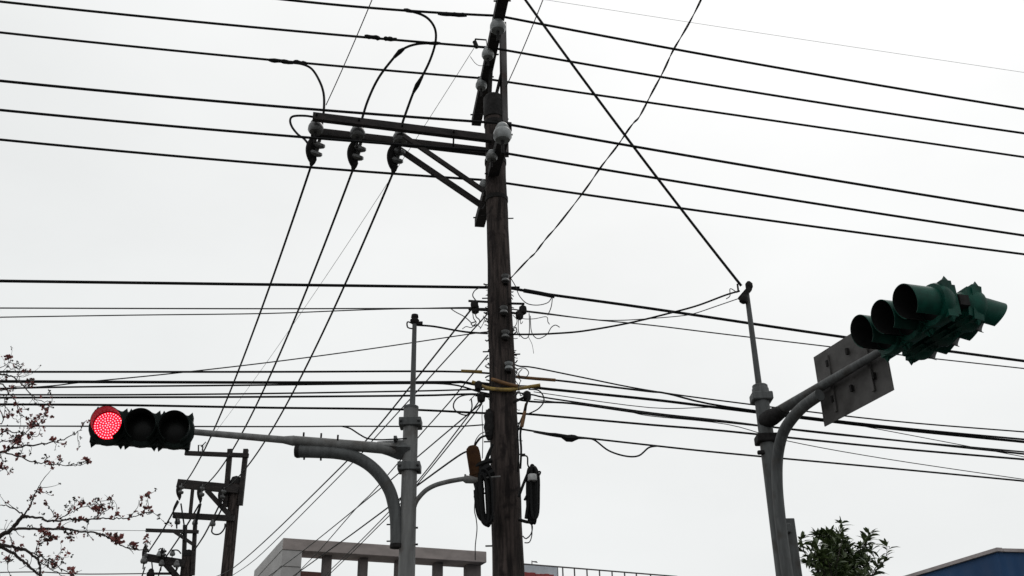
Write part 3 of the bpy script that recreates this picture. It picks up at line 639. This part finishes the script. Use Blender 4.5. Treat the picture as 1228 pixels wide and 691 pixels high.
b = MB(); b.tube([at(556, 574.5, LY-.13), at(559, 575, LY-.13), at(575, 576, LY-.14)], [.03, .045, .04], 10); b.tube([at(558, 569, LY-.13), at(557.5, 576, LY-.13)], .012, 6); b.tube([at(572, 574, LY-.15), at(600, 571.4, LY-.2)], .009, 8); obj('arm_clamp', b, 'steel', ro)
um = (HR-HL); fr = V((um.y, -um.x, 0)); fr = fr.normalized()+V((0, 0, -.06))
signal_head('traffic_light', 'horizontal signal head with its red lamp lit at the end of the left arm', 'signal heads', HL.lerp(HR, .5), um, fr, um.length/2, ('greend', 'greend'), lit=-1, vlen=.22, cut=.45)

# right signal
zr = 5.55
RP = atz(917, 503, zr); RP.y += .02
rp = thing('signal_pole', 'dark grey steel signal post whose arm carries the sign and two green signals', 'signal pole', (RP.x, RP.y, GZ))
ztop_r = at(908, 464, RP.y).z
b = MB(); b.tube([V((RP.x, RP.y, GZ)), V((RP.x, RP.y, 3)), V((RP.x, RP.y, ztop_r))], [.115, .10, .082], 20); obj('post', b, 'steeld', rp)
b = MB(); b.lathe(V((RP.x, RP.y, ztop_r-.1)), Z, [(0, .084), (.0, .1), (.07, .098), (.08, .09), (.11, .09), (.12, .08), (.121, .001)], 18); obj('cap', b, 'steeld', rp)
zc = at(910, 477, RP.y).z; b = MB(); b.box((RP.x, RP.y, zc), X, Yv, Z, (.24, .2, .1)); obj('collar', b, 'steeld', rp, bevel=.015)
zc = at(920, 527, RP.y).z; b = MB(); b.box((RP.x, RP.y, zc), X, Yv, Z, (.25, .22, .1)); b.box((RP.x-.1, RP.y-.05, zc-.17), X, Yv, Z, (.08, .05, .05)); obj('collar', b, 'iron', rp, bevel=.015)
zm = at(890, 352, RP.y).z
b = MB(); b.tube([V((RP.x-.01, RP.y, ztop_r)), V((RP.x-.01, RP.y, zm))], [.038, .03], 12); mast = obj('mast', b, 'steeld', rp)
q = V((RP.x-.01, RP.y, zm)); b = MB(); b.box(q+V((-.03, -.02, -.02)), X+Z*1.1, Yv, Z-X*1.1, (.2, .05, .065)); b.lathe(q+V((-.07, -.03, -.15)), X*.3+Z, [(0, .02), (.02, .05), (.07, .055), (.12, .03)], 10); b.lathe(q+V((.04, 0, .05)), Z, [(0, .03), (.03, .045), (.08, .045), (.11, .02)], 10)
b.tube([q+V((-.1, 0, .02)), q+V((-.1, 0, .13))], .012, 6); b.tube(catmull([q+V((-.12, -.02, .0)), q+V((-.2, -.02, .06)), q+V((-.21, 0, -.03)), q+V((-.26, 0, -.07))], 4), .006, 5); obj('mast_clamp', b, 'iron', mast)
T1 = atz(1050, 425, zr); T2 = atz(1112, 388, zr); a = (T1-RP).normalized(); n_ = V((a.y, -a.x, 0))
if n_.dot(RP) < 0: n_ = -n_
b = MB(); b.tube([RP, RP+a*.6, RP+a*1.3, T1, T2], [.062, .058, .05, .040, .036], 16); obj('arm', b, 'steeld', rp)
b = MB(); b.lathe(RP-a*.02-Z*.02, a, [(0, .075), (.05, .10), (.2, .096), (.30, .085), (.44, .064)], 12); obj('arm_bracket', b, 'iron', rp)
bp_ = [(934, 640), (930, 600), (929, 570), (931, 549), (938, 526), (950, 507), (965, 495), (980, 486), (1000, 474)]
# the brace lies in the vertical plane of the arm, a little to the camera side of the pole axis
off = RP-n_*.07
pts = catmull([off+a*.16-Z*2.05, off+a*.15-Z*1.5, off+a*.16-Z*1.1, off+a*.19-Z*.80, off+a*.27-Z*.52, off+a*.42-Z*.31, off+a*.62-Z*.205, off+a*.85-Z*.145, off+a*1.06-Z*.125, off+a*1.17-Z*.12], 6)
b = MB(); b.tube(pts, .062, 16); obj('brace_pipe', b, 'steeld', rp)
b = MB(); c = at(951, 668, RP.y-.05); c2 = V((c.x, c.y, 0)); z0 = at(950, 622, RP.y-.05).z
b.box((c2.x, c2.y, z0/2+.5), X, Yv, Z, (.135, .06, z0-1.0)); b.box((c2.x-.05, c2.y-.05, z0-.12), X, Yv, Z, (.1, .1, .1)); obj('cable_duct', b, 'steeld', rp, bevel=.01)
# sign plate on the arm
TL, BL, BR = onp(978, 432, RP+n_*.09, a), onp(990, 516, RP+n_*.09, a), onp(1071, 463, RP+n_*.09, a)
sg = thing('sign_plate', 'blank brownish back of a rectangular sign bolted to the right signal arm', 'sign', TL.lerp(BR, .5))
hgt = (TL-BL).length; wid = (BR-BL).length; ctr = BL.lerp(BR, .5)+Z*(hgt/2)
b = MB(); b.box(ctr, a, n_, Z, (wid, .012, hgt)); obj('plate', b, 'signb', sg)
b = MB(); b.box(ctr+n_*.008, a, n_, Z, (wid*.98, .003, hgt*.98)); obj('face', b, 'signf', sg)
for t in (-.28, .27): b = MB(); b.box(ctr+a*(wid*t)-n_*.022, a, n_, Z, (.04, .018, hgt*.8)); obj('stiffener', b, 'signb', sg)
for sx in (-.3, .02, .3):
    for sz in (-.22, .28):
        p = ctr+a*(wid*sx+rnd.uniform(-.03, .03))+Z*(hgt*sz)-n_*.03; b = MB(); b.box(p, a, n_, Z, (.03, .03, .07)); obj('clamp', b, 'iron', sg)
# the two heads back to back at the arm tip
zo = atz(1082, 361, 5.829).z
sc = (zr-CZ)/(5.829-CZ)
def sh(p): return CAM+(V(p)-CAM)*sc
vn, vf = sh(atz(1082, 361, 5.829)), sh(atz(1030, 397, 5.829))          # visor mouths, nearest and farthest
ah = (vn-vf).normalized(); nh = V((ah.y, -ah.x, 0)).normalized()
if nh.dot(RP) < 0: nh = -nh
mid = vn.lerp(vf, .5); VL = .30
signal_head('traffic_light', 'green-backed signal head at the right arm tip, its visors pointing left', 'signal heads', mid+nh*(VL+.0), ah, -nh, (vn-vf).length/2, ('green', 'green'), vlen=VL, cut=.25)
o2 = mid+nh*(VL+.46)-ah*.02-Z*.01
signal_head('traffic_light', 'green-backed signal head at the right arm tip, its visors pointing right', 'signal heads', o2, ah, nh-Z*.16, (vn-vf).length/2, ('green', 'green'), vlen=.28, cut=.5)
b = MB(); mm = mid+nh*(VL+.23)
for k in (-.75, 0, .75): b.box(mm+ah*((vn-vf).length/2*k), ah, nh, Z, (.06, .2, .07))
b.bar(mm-ah*.55, mm+ah*.5, .10, .10); b.bar(T1, mm-ah*.2-Z*.05, .05, .05); obj('head_yoke', b, 'iron', rp)

# ------------------------------------------------------------------ the two farther poles
GP = 'farther wooden poles'
def far_pole(label, top, bot, Y, r, arms, masts, topbar, strains, pins, extras):
    pt = at(*top, Y); pb = at(*bot, Y); ax_ = V((pt.x+(pb.x-pt.x)*0.2, Y, 0))
    T = thing('utility_pole', label, 'utility pole', (ax_.x, Y, GZ), 'utility poles')
    b = MB(); b.tube([V((pt.x-(pt.x-pb.x)*.5, Y, GZ)), pt], [r*1.15, r], 16); obj('shaft', b, 'wood', T)
    b = MB(); b.lathe(pt-Z*.08, Z, [(0, r*1.05), (.1, r*1.06), (.2, r*.8), (.25, .001)], 14); obj('cap', b, 'iron', T)
    for p, q, th in arms:
        P, Q = at(*p, Y-r), at(*q, Y-r); b = MB(); b.bar(P, Q, .12, th); obj('crossarm', b, 'arm', T)
    for p, q, th in extras: b = MB(); b.bar(at(*p, Y-r-.02), at(*q, Y-r-.02), .06, th); obj('brace', b, 'arm', T)
    for p, q in masts:
        b = MB(); b.bar(at(*p, Y-r*.5), at(*q, Y-r*.5), .12, .12, (0, 1, 0)); obj('mast', b, 'arm', T)
    p, q = topbar; b = MB(); b.bar(at(*p, Y-r), at(*q, Y-r), .09, .11); obj('top_bar', b, 'arm', T)
    for p, q in strains: strain_insulator(at(*p, Y-r-.1), at(*q, Y-r-.1), .085, T, 'porcd', True)
    for px, py, rr, mm in pins: pin_insulator('insulator', at(px, py, Y-r-.12), rr, rr*2.3, T, mm)
    return T
T = far_pole('farther wooden pole with two long crossarms, standing left of the roof frame', (283, 578), (273, 691), 27, .145,
    [((213, 580), (286, 587), .22), ((208, 618), (281, 622), .14)], [((276, 539), (270, 608)), ((295, 539), (288, 606))], ((222, 543.5), (298, 546.5)),
    [((218, 580), (215, 600)), ((243, 581), (240, 604)), ((269, 585), (264, 606))],
    [(213, 625, .075, 'porcd'), (234, 626, .075, 'porcd'), (255, 627, .08, 'porcd')],
    [((248, 588), (276, 619), .13), ((231, 587), (228, 618), .08)])
Yb = 26.6
for pxs in (((255, 632), (254, 638), (258, 641), (264, 640), (269, 634), (270, 628)), ((217, 604), (219, 618), (221, 632), (222, 650)), ((240, 606), (236, 618), (234, 632)), ((268, 606), (262, 618), (257, 626)), ((213, 600), (208, 612), (211, 622), (212, 634)), ((235, 630), (238, 618), (241, 604))):
    b = MB(); b.tube(catmull([at(x, y, Yb) for x, y in pxs], 5), .02, 6); obj('jumper', b, 'wire', T)
b = MB(); b.tube([at(238, 545, 26.7), at(238, 534, 26.7), at(243, 534, 26.7), at(243, 545, 26.7)], .02, 6); b.tube([at(241, 536, 26.7), at(247, 530, 26.7)], .015, 6); obj('terminal_bracket', b, 'thin', T)
T = far_pole('farthest wooden pole with short crossarms, beside the blossoming branch tip', (226, 665), (223, 700), 35, .195,
    [((172, 668), (222, 676), .24)], [((222, 630), (220, 690)), ((234, 630), (231, 690))], ((175, 636), (238, 638)),
    [((176, 655), (173, 677)), ((197, 658), (196, 672))],
    [(191, 664, .09, 'porc'), (207, 663, .09, 'porc'), (173, 671, .12, 'porcd'), (194, 675, .10, 'porcd'), (212, 676, .11, 'porcd'), (181, 687, .13, 'iron')],
    [((208, 637), (233, 654), .11), ((196, 673), (214, 694), .2), ((176, 688), (206, 688), .07)])
for pxs in (((190, 660), (193, 658), (197, 662)), ((206, 660), (213, 660), (217, 664)), ((174, 680), (170, 692)), ((182, 674), (183, 684)), ((193, 680), (190, 691)), ((213, 681), (209, 691))):
    b = MB(); b.tube(catmull([at(x, y, 34.6) for x, y in pxs], 5), .022, 6); obj('jumper', b, 'wire', T)
GF = 'conductors between the two farther poles'
for lab, pxs in (('left conductor between the two farther poles', ((214, 602), (197, 633), (178, 662))), ('middle conductor between the two farther poles', ((239, 605), (218, 640), (199, 668))), ('right conductor between the two farther poles', ((263, 606), (246, 640), (233, 660)))):
    P = catmull([at(pxs[0][0], pxs[0][1], 26.7), at(pxs[1][0], pxs[1][1], 30), at(pxs[2][0], pxs[2][1], 34.7)], 6)
    b = MB(); b.tube(P, .022, 6); tag(obj('power_line', b, 'wire', origin=P[0]), lab, 'power line', GF)
P = catmull([at(-60, 688, 34), at(40, 686, 34.2), at(95, 688.5, 34.4), at(175, 688, 34.6)], 6)
b = MB(); b.tube(extend(P, 10, 0), .018, 6); tag(obj('overhead_cable', b, 'thin', origin=P[-1]), 'thin level cable at the bottom left edge, reaching the farthest pole', 'cable')
P = catmull([at(-60, 634, 34), at(60, 635.5, 34.2), at(176, 636.5, 34.6)], 6)
b = MB(); b.tube(extend(P, 10, 0), .009, 6); tag(obj('overhead_strand', b, 'faint', origin=P[-1]), 'hair-thin strand behind the blossoms, reaching the top bar of the farthest pole', 'wire')

# ------------------------------------------------------------------ building with the concrete roof frame
C0 = at(340, 645, 40.0); ztop_b = C0.z
CR = atz(583.5, 661.5, ztop_b); CL = atz(305, 684.5, ztop_b)
df = (CR-C0).normalized(); dl = (CL-C0).normalized(); nf = V((-df.y, df.x, 0))
if nf.y < 0: nf = -nf
wf = (CR-C0).length; wl = (CL-C0).length
bd = thing('building', 'beige building with an open concrete roof frame behind the left signal post', 'building', (C0.x, C0.y, 0))
bh = C0.z-at(340, 659, 40).z                                # beam height
DB = 1.25
b = MB(); b.box(C0+df*(wf/2)+nf*(DB/2)-Z*(bh/2), df, nf, Z, (wf, DB, bh)); beam = obj('roof_beam', b, 'conc', bd, bevel=.02)
zbot = 5.8
b = MB(); wv = .75
b.box(C0+df*(wv/2)+nf*.4-Z*(bh+.003+(ztop_b-bh-zbot)/2), df, nf, Z, (wv, .8, ztop_b-bh-zbot))
obj('corner_pier', b, 'tile', bd)
# side wall running back
sw = V((-dl.y, dl.x, 0)); sw = sw if sw.dot(df) > 0 else -sw
b = MB(); b.box(C0+dl*(wl/2+.01)+sw*.15-Z*((ztop_b-zbot)/2+.003), dl, sw, Z, (wl-.02, .3, ztop_b-zbot)); obj('side_wall', b, 'tile', bd)
for k in range(1, 8):
    z = ztop_b-bh-.003-(k-1)*.62
    b = MB(); b.box(V((C0.x, C0.y, z))+df*(wv/2)-nf*.002, df, nf, Z, (wv, .02, .025))
    b.box(V((C0.x, C0.y, z))+dl*(wl/2)-sw*.002, dl, sw, Z, (wl, .02, .025)); obj('panel_joint', b, 'seam', bd)
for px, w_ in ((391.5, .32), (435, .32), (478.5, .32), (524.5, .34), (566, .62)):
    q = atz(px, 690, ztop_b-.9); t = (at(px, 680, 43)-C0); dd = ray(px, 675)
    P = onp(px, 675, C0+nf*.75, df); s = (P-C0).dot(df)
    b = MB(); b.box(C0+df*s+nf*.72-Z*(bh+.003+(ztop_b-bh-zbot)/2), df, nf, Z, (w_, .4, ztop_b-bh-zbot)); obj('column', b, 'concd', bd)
b = MB(); q0 = onp(357, 689, C0+nf*3.5, df); q1 = onp(386, 691, C0+nf*3.5, df); b.bar(q0, q1, .5, .2); obj('ridge', b, 'ridge', bd)
b = MB(); b.box(V((C0.x, C0.y, (zbot-.01)/2))+df*(wf/2)+nf*4.01, df, nf, Z, (wf-.02, 8, zbot-.01)); obj('wall', b, 'tile', bd, smooth=False)
for fl in range(2):
    for k in range(4):
        P = V((C0.x, C0.y, 1.7+fl*2.7))+df*(1.3+k*2.2)
        b = MB(); b.box(P-nf*.0, df, nf, Z, (1.4, .08, 1.3)); wo = obj('window', b, 'concd', bd)
        b = MB(); b.box(P-nf*.045, df, nf, Z, (1.26, .03, 1.16)); obj('pane', b, 'glass', wo)

# ------------------------------------------------------------------ blue building at the right
B0 = at(1195, 658, 25); zB = B0.z; BLf = atz(1085, 691.5, zB); dl2 = (BLf-B0).normalized(); BRt = atz(1300, 660.5, zB); dr2 = (BRt-B0).normalized()
bb = thing('building', 'blue sheet-metal building with pale roof edging at the bottom right corner', 'building', (B0.x, B0.y, 0))
LL = 30; LRt = 14
b = MB(); E1, E2 = B0+dl2*LL, B0+dr2*LRt; E3 = E1+dr2*LRt
ring = [B0, E2, E3, E1]
b.add([V((p.x, p.y, GZ)) for p in ring]+[V((p.x, p.y, zB-.08)) for p in ring], [(0, 1, 5, 4), (1, 2, 6, 5), (2, 3, 7, 6), (3, 0, 4, 7), (4, 5, 6, 7)]); obj('wall', b, 'blue', bb, smooth=False)
b = MB(); nl2 = V((-dl2.y, dl2.x, 0)); nl2 = nl2 if nl2.dot(dr2) > 0 else -nl2; nr2 = V((-dr2.y, dr2.x, 0)); nr2 = nr2 if nr2.dot(dl2) > 0 else -nr2
b.box(B0+dl2*(LL/2)-Z*.04, dl2, nl2, Z, (LL+.2, .16, .085)); obj('roof_edging', b, 'trim', bb)
b = MB(); b.box(B0+dr2*(LRt/2+.12)-Z*.044, dr2, nr2, Z, (LRt, .15, .075)); obj('roof_edging', b, 'trim', bb)
b = MB(); b.box(V((B0.x, B0.y, 2.2))+dr2*4-nr2*.02, dr2, nr2, Z, (3.4, .06, 4.1)); obj('roller_door', b, 'concd', bb)
for k in range(3):
    b = MB(); P = V((B0.x, B0.y, 3.0))+dl2*(4+k*6)-nl2*.01; b.box(P, dl2, nl2, Z, (1.8, .08, 1.2)); wo = obj('window', b, 'trim', bb); b = MB(); b.box(P-nl2*.04, dl2, nl2, Z, (1.64, .03, 1.04)); obj('pane', b, 'glass', wo)

# ------------------------------------------------------------------ far building with railing and red-white board
R0_ = at(622, 676, 58); zR = R0_.z; R1 = atz(812, 691.5, zR); dR = (R1-R0_).normalized(); nR = V((-dR.y, dR.x, 0)); nR = nR if nR.y > 0 else -nR
WR = (R1-R0_).length+4
fb = thing('building', 'distant flat-roofed building whose roof railing just shows right of the wooden pole', 'building', (R0_.x, R0_.y, 0))
b = MB(); zF = zR-1.15; c = R0_+dR*(WR/2-2)+nR*6; b.box((c.x, c.y, zF/2), dR, nR, Z, (WR, 12, zF)); obj('wall', b, 'tile', fb, smooth=False)
b = MB()
for hz_ in (0, .95): b.bar(R0_+dR*1.7-Z*hz_, R0_+dR*(WR-4)-Z*hz_, .06, .07 if hz_ == 0 else .04)
for px in (675, 689, 704, 719, 734, 749, 763, 780, 797, 812, 830):
    P = onp(px, 688, R0_, dR); s = (P-R0_).dot(dR); P = R0_+dR*s; b.box(P-Z*.58, dR, nR, Z, (.06, .06, 1.14))
obj('railing', b, 'railm', fb)
for fl in range(3):
    for k in range(5):
        P = V((R0_.x, R0_.y, 2.2+fl*3.2))+dR*(k*1.9-.3)
        b = MB(); b.box(P, dR, nR, Z, (1.2, .08, 1.5)); wo = obj('window', b, 'concd', fb); b = MB(); b.box(P-nR*.045, dR, nR, Z, (1.08, .03, 1.38)); obj('pane', b, 'glass', wo)
bo = thing('rooftop_board', 'grey and red rooftop board beside the wooden pole at the bottom edge', 'billboard', R0_-Z*1.1)
b = MB(); s0 = -.6; s1 = (onp(668, 688, R0_-nR*.3, dR)-R0_).dot(dR); cb = R0_+dR*((s0+s1)/2)-nR*.3
b.box(cb-Z*.62, dR, nR, Z, (s1-s0, .12, 1.0)); obj('panel', b, 'white', bo)
b = MB(); b.box(cb-Z*1.0-nR*.068, dR, nR, Z, (s1-s0-.3, .012, .3))
for k in range(9):
    t = s0+.15+k*(s1-s0-.4)/8.5; hh = rnd.uniform(.5, .68); b.box(R0_+dR*t-nR*.375-Z*(1.12-hh/2), dR, nR, Z, ((s1-s0)/10.2, .03, hh))
obj('red_band', b, 'red', bo)
b = MB(); b.bar(R0_+dR*s0-nR*.3-Z*.08, R0_+dR*s1-nR*.3-Z*.08, .14, .07); b.bar(R0_+dR*s1-nR*.3-Z*1.1, R0_+dR*s1-nR*.3-Z*.05, .14, .08); obj('frame', b, 'railm', bo)
P = onp(638, 678, R0_-nR*.3, dR)
an = thing('roof_aerial', 'tiny aerial rod standing on the red and grey rooftop board', 'aerial', P-Z*.2)
b = MB(); b.tube([P-Z*.25, P+Z*.25], .03, 6); b.tube([P+Z*.2, P+Z*.17+dR*.35], .02, 6); b.tube([P+dR*.05+Z*.2, P+dR*.3+Z*.22], .03, 6); obj('rod', b, 'railm', an)

# ------------------------------------------------------------------ blossoming tree at the left
bt = thing('blossoming_tree', 'almost leafless tree with red blossoms reaching in from the left edge', 'tree', (-8.6, 9.6, GZ))
tr = catmull([V((-8.6, 9.6, GZ)), V((-8.5, 9.6, 1.8)), V((-8.25, 9.5, 3.0)), V((-8.0, 9.5, 4.4)), V((-7.9, 9.5, 6.2)), V((-8.0, 9.6, 8.0))], 5)
b = MB(); b.tube(tr, [.20-.15*i/(len(tr)-1) for i in range(len(tr))], 14); trunk = obj('trunk', b, 'bark', bt)
BR_ = MB(); BL_ = MB(); BU = MB()
def petal_clump(P, s, red=True):
    mb = BL_ if red else BU
    k = 7 if red else 4
    for i in range(k):
        d = V((rnd.gauss(0, 1), rnd.gauss(0, 1), rnd.gauss(.25, 1))).normalized(); u = d.cross(V((rnd.gauss(0, 1), rnd.gauss(0, 1), rnd.gauss(0, 1)))).normalized()
        w_ = s*rnd.uniform(.25, .5); l_ = s*rnd.uniform(.6, 1.15); n2 = d.cross(u)
        mb.add([P, P+d*l_*.55+u*w_+n2*w_*.25, P+d*l_, P+d*l_*.55-u*w_+n2*w_*.25], [(0, 1, 2), (0, 2, 3)])
def blossoms(P, dens):
    r = rnd.random()
    if r < dens*.19: petal_clump(P+V((rnd.uniform(-.02, .02), rnd.uniform(-.05, .05), rnd.uniform(.0, .03))), rnd.uniform(.018, .046))
    elif r < dens*.42: petal_clump(P+V((rnd.uniform(-.02, .02), rnd.uniform(-.05, .05), rnd.uniform(-.01, .03))), rnd.uniform(.012, .030), False)
def twig(P, d, l, r, lvl, dens):
    pts = [P]; p = P.copy(); dd = d.copy(); n = 5
    for i in range(n):
        dd = (dd+V((rnd.gauss(0, .22), rnd.gauss(0, .22), rnd.gauss(.05, .2)))).normalized(); p = p+dd*(l/n); pts.append(p)
        blossoms(p, dens)
        if lvl > 0 and rnd.random() < .16: twig(p, (dd+V((rnd.gauss(0, .7), rnd.gauss(0, .5), rnd.gauss(.15, .6)))).normalized(), l*rnd.uniform(.35, .6), r*.7, lvl-1, dens)
    BR_.tube(pts, [r*.75*(1-.6*i/n) for i in range(n+1)], 5)
    if rnd.random() < .6: petal_clump(p, rnd.uniform(.012, .026), rnd.random() < .4)
def branch(pxs, Y0, Y1, r0, r1, dens=.5, tw=.35, tl=.22, stem=None):
    n = len(pxs)-1
    P = [at(x, y, Y0+(Y1-Y0)*i/n) for i, (x, y) in enumerate(pxs)]
    if stem is not None: P = [V(stem)]+P
    C = catmull(P, 6); m = len(C)
    C = [p+V((0, rnd.gauss(0, .004), rnd.gauss(0, .005))) for p in C]
    BR_.tube(C, [(r0+(r1-r0)*(i/(m-1))**.7)*.72 for i in range(m)], 7)
    for i in range((6 if stem is not None else 1), m):
        if proj(C[i])[0] < -60: continue
        blossoms(C[i], dens)
        if rnd.random() < tw*.5:
            t = (C[i]-C[i-1]).normalized(); twig(C[i], (t*.7+V((rnd.gauss(0, .3), rnd.gauss(0, .5), rnd.choice((-1, 1, 1))*rnd.uniform(.3, 1)))).normalized(), tl*rnd.uniform(.4, 1.1), .0048, 1, dens)
ts = V((-8.0, 9.5, 4.4)); tq = V((-7.9, 9.5, 5.6))
branch([(-60, 660), (0, 643), (15, 633), (28, 619)], 9.3, 9.0, .04, .022, .15, .1, .2, V((-8.2, 9.5, 3.2)))
branch([(28, 619), (36, 607), (41, 594), (46, 585), (52, 574)], 9.0, 8.9, .012, .004, .7, .35, .16)
branch([(28, 618), (12, 608), (2, 606), (-20, 604)], 9.0, 9.1, .010, .004, .5, .3)
branch([(28, 619), (45, 621), (60, 625), (80, 623), (100, 624), (120, 622), (140, 622), (155, 621), (170, 617), (181, 616)], 9.0, 8.7, .016, .004, .75, .32, .2)
branch([(66, 620), (60, 610), (54, 604)], 8.95, 8.85, .006, .003, .9, .3, .1)
branch([(72, 622), (85, 615), (95, 610), (110, 606), (118, 600)], 8.9, 8.8, .007, .003, .9, .35, .12)
branch([(112, 622), (125, 614), (138, 607)], 8.8, 8.7, .006, .003, .95, .45, .12)
branch([(15, 635), (40, 634), (75, 634), (95, 637), (115, 639), (130, 645), (142, 653), (155, 658), (177, 659)], 9.0, 8.6, .018, .005, .8, .25, .16)
branch([(118, 640), (128, 644), (140, 648), (144, 651)], 8.75, 8.7, .008, .005, 1.3, .6, .08)
branch([(60, 637), (56, 642), (64, 644), (72, 643)], 8.9, 8.9, .004, .003, .9, .5, .08)
branch([(-50, 664), (0, 655), (20, 657), (35, 663), (46, 673), (48, 685), (46, 700)], 9.2, 9.0, .028, .010, .25, .25, .18, V((-8.2, 9.5, 3.1)))
branch([(-10, 654), (15, 663), (30, 675), (45, 688), (60, 705)], 9.2, 9.1, .022, .012, .2, .2, .18)
branch([(20, 656), (40, 664), (60, 673), (75, 683), (92, 692)], 9.1, 8.8, .009, .005, .7, .35, .14)
branch([(11, 640), (14, 652), (11, 668), (9, 680), (13, 694)], 9.1, 9.0, .006, .003, .4, .4, .12)
branch([(46, 674), (60, 682), (75, 690), (90, 699)], 9, 8.9, .007, .004, .4, .4, .12)
branch([(-60, 556), (0, 543), (12, 538), (30, 535), (60, 531), (80, 525), (98, 516)], 9.3, 8.7, .026, .004, .85, .35, .2, tq)
branch([(5, 543), (20, 547), (39, 553), (55, 556), (75, 558), (98, 557)], 9.1, 8.8, .011, .004, .75, .3, .12)
branch([(12, 538), (30, 520), (40, 512), (50, 505), (54, 494)], 9.1, 9.0, .008, .003, .85, .4, .16)
branch([(-40, 545), (0, 520), (10, 517), (25, 520), (45, 523)], 9.2, 9.0, .014, .004, .95, .55, .16)
branch([(-40, 430), (0, 448), (15, 452), (28, 463), (36, 472), (44, 480), (62, 482)], 9.4, 9.0, .016, .004, .25, .4, .2, V((-8.0, 9.6, 7.4)))
branch([(-40, 450), (0, 460), (10, 470), (18, 480), (22, 492), (27, 500), (45, 503)], 9.4, 9.1, .014, .003, .35, .4, .2, V((-7.95, 9.5, 7.0)))
branch([(-20, 446), (0, 441), (8, 437), (12, 433)], 9.3, 9.2, .006, .003, .3, .5, .1)
branch([(-30, 500), (0, 487), (8, 490), (14, 500), (24, 506)], 9.3, 9.1, .010, .003, .4, .5, .18, V((-7.9, 9.5, 6.4)))
branch([(-40, 470), (-10, 470), (10, 466), (30, 462), (38, 460)], 9.3, 9.2, .010, .003, .25, .6, .16, V((-7.9, 9.5, 6.8)))
branch([(28, 463), (24, 455), (22, 448), (26, 447)], 9.2, 9.2, .004, .003, .3, .7, .08)
branch([(0, 545), (3, 555), (2, 562), (10, 562)], 9.1, 9.1, .006, .003, .6, .5, .1)
branch([(-30, 535), (0, 530), (15, 528), (30, 519)], 9.2, 9.0, .010, .004, .9, .6, .14)
crown = obj('crown', BR_, 'bark', bt); obj('blossoms', BL_, 'petal', crown, smooth=False); obj('buds', BU, 'bud', crown, smooth=False)

# ------------------------------------------------------------------ leafy tree at the right
GYt = 15.0
q = at(1010, 700, GYt)
gt = thing('leafy_tree', 'dark green leafy tree top beside the right signal post', 'tree', (q.x, GYt, GZ))
b = MB(); zc = q.z; b.tube(catmull([V((q.x+.1, GYt, GZ)), V((q.x+.05, GYt, 1.5)), V((q.x, GYt, 2.6)), V((q.x, GYt, zc+.2))], 5), [.13-.09*i/15 for i in range(16)], 10)
trk = obj('trunk', b, 'bark', gt)
LB = MB(); LM = MB()
def leaf(mb, P, d, l, w_):
    d = d.normalized(); u = d.cross(V((rnd.gauss(0, .4), rnd.gauss(0, .4), 1))); 
    if u.length < 1e-3: u = V((1, 0, 0))
    u.normalize(); n2 = u.cross(d); tip = P+d*l-n2*(-l*.0)-Z*l*.18
    m1, m2 = P+d*l*.38-n2*w_*.0, P+d*l*.72-Z*l*.06
    mb.add([P, m1+u*w_+n2*w_*.35, m1, m1-u*w_+n2*w_*.35, m2+u*w_*.7+n2*w_*.2, m2, m2-u*w_*.7+n2*w_*.2, tip], [(0, 1, 2), (0, 2, 3), (1, 4, 5, 2), (2, 5, 6, 3), (4, 7, 5), (5, 7, 6)])
tips = []
def shoot(P, d, l, r, lvl):
    pts = [P]; p = P.copy(); dd = d.normalized(); n = 5
    for i in range(n):
        dd = (dd+V((rnd.gauss(0, .13), rnd.gauss(0, .13), rnd.gauss(.06, .1)))).normalized(); p = p+dd*(l/n); pts.append(p)
        if lvl > 0 and i > 0:
            for _ in range(rnd.choice((0, 1, 1))): shoot(p, dd+V((rnd.gauss(0, .75), rnd.gauss(0, .75), rnd.gauss(.2, .45))), l*rnd.uniform(.28, .48), r*.6, lvl-1)
        if lvl < 2:
            for _ in range(2 if lvl == 0 else 1):
                e_ = V((rnd.gauss(0, 1), rnd.gauss(0, 1), rnd.gauss(.0, .55))).normalized()
                leaf(LM, p, e_+dd*.5, rnd.uniform(.12, .20), rnd.uniform(.018, .028))
    for _ in range(5):
        e_ = V((rnd.gauss(0, 1), rnd.gauss(0, 1), rnd.gauss(.3, .5))).normalized(); leaf(LM, p, e_+dd*.9, rnd.uniform(.12, .19), rnd.uniform(.017, .026))
    LB.tube(pts, [r*(1-.6*i/n) for i in range(n+1)], 5)
cen = V((q.x, GYt, zc-.35))
for (px, py, dy, lv) in ((1011, 651, 0, 2), (1006, 660, .3, 2), (1017, 660, -.2, 2), (1011, 656, .1, 2), (978, 686, 0, 2), (968, 693, -.3, 2), (988, 688, .3, 2), (1034, 676, 0, 2), (1040, 684, .2, 2), (1028, 682, -.4, 2), (996, 680, -.5, 2), (1012, 675, -.6, 2), (1020, 679, .6, 2), (960, 702, .3, 2), (1048, 708, .1, 2), (1010, 692, -.8, 2), (985, 702, -.6, 2), (1040, 702, -.5, 2), (1000, 672, .1, 2), (1012, 668, .5, 2)):
    tgt = at(px, py, GYt+dy); st_ = cen+V((rnd.uniform(-.15, .15), rnd.uniform(-.15, .15), rnd.uniform(-.5, .1)))
    if py > 690: st_ = cen-Z*.8
    v_ = tgt-st_; shoot(st_, v_, v_.length*.95, .022, 2)
crown = obj('crown', LB, 'bark', gt); obj('leaves', LM, 'leaf', crown, smooth=False)
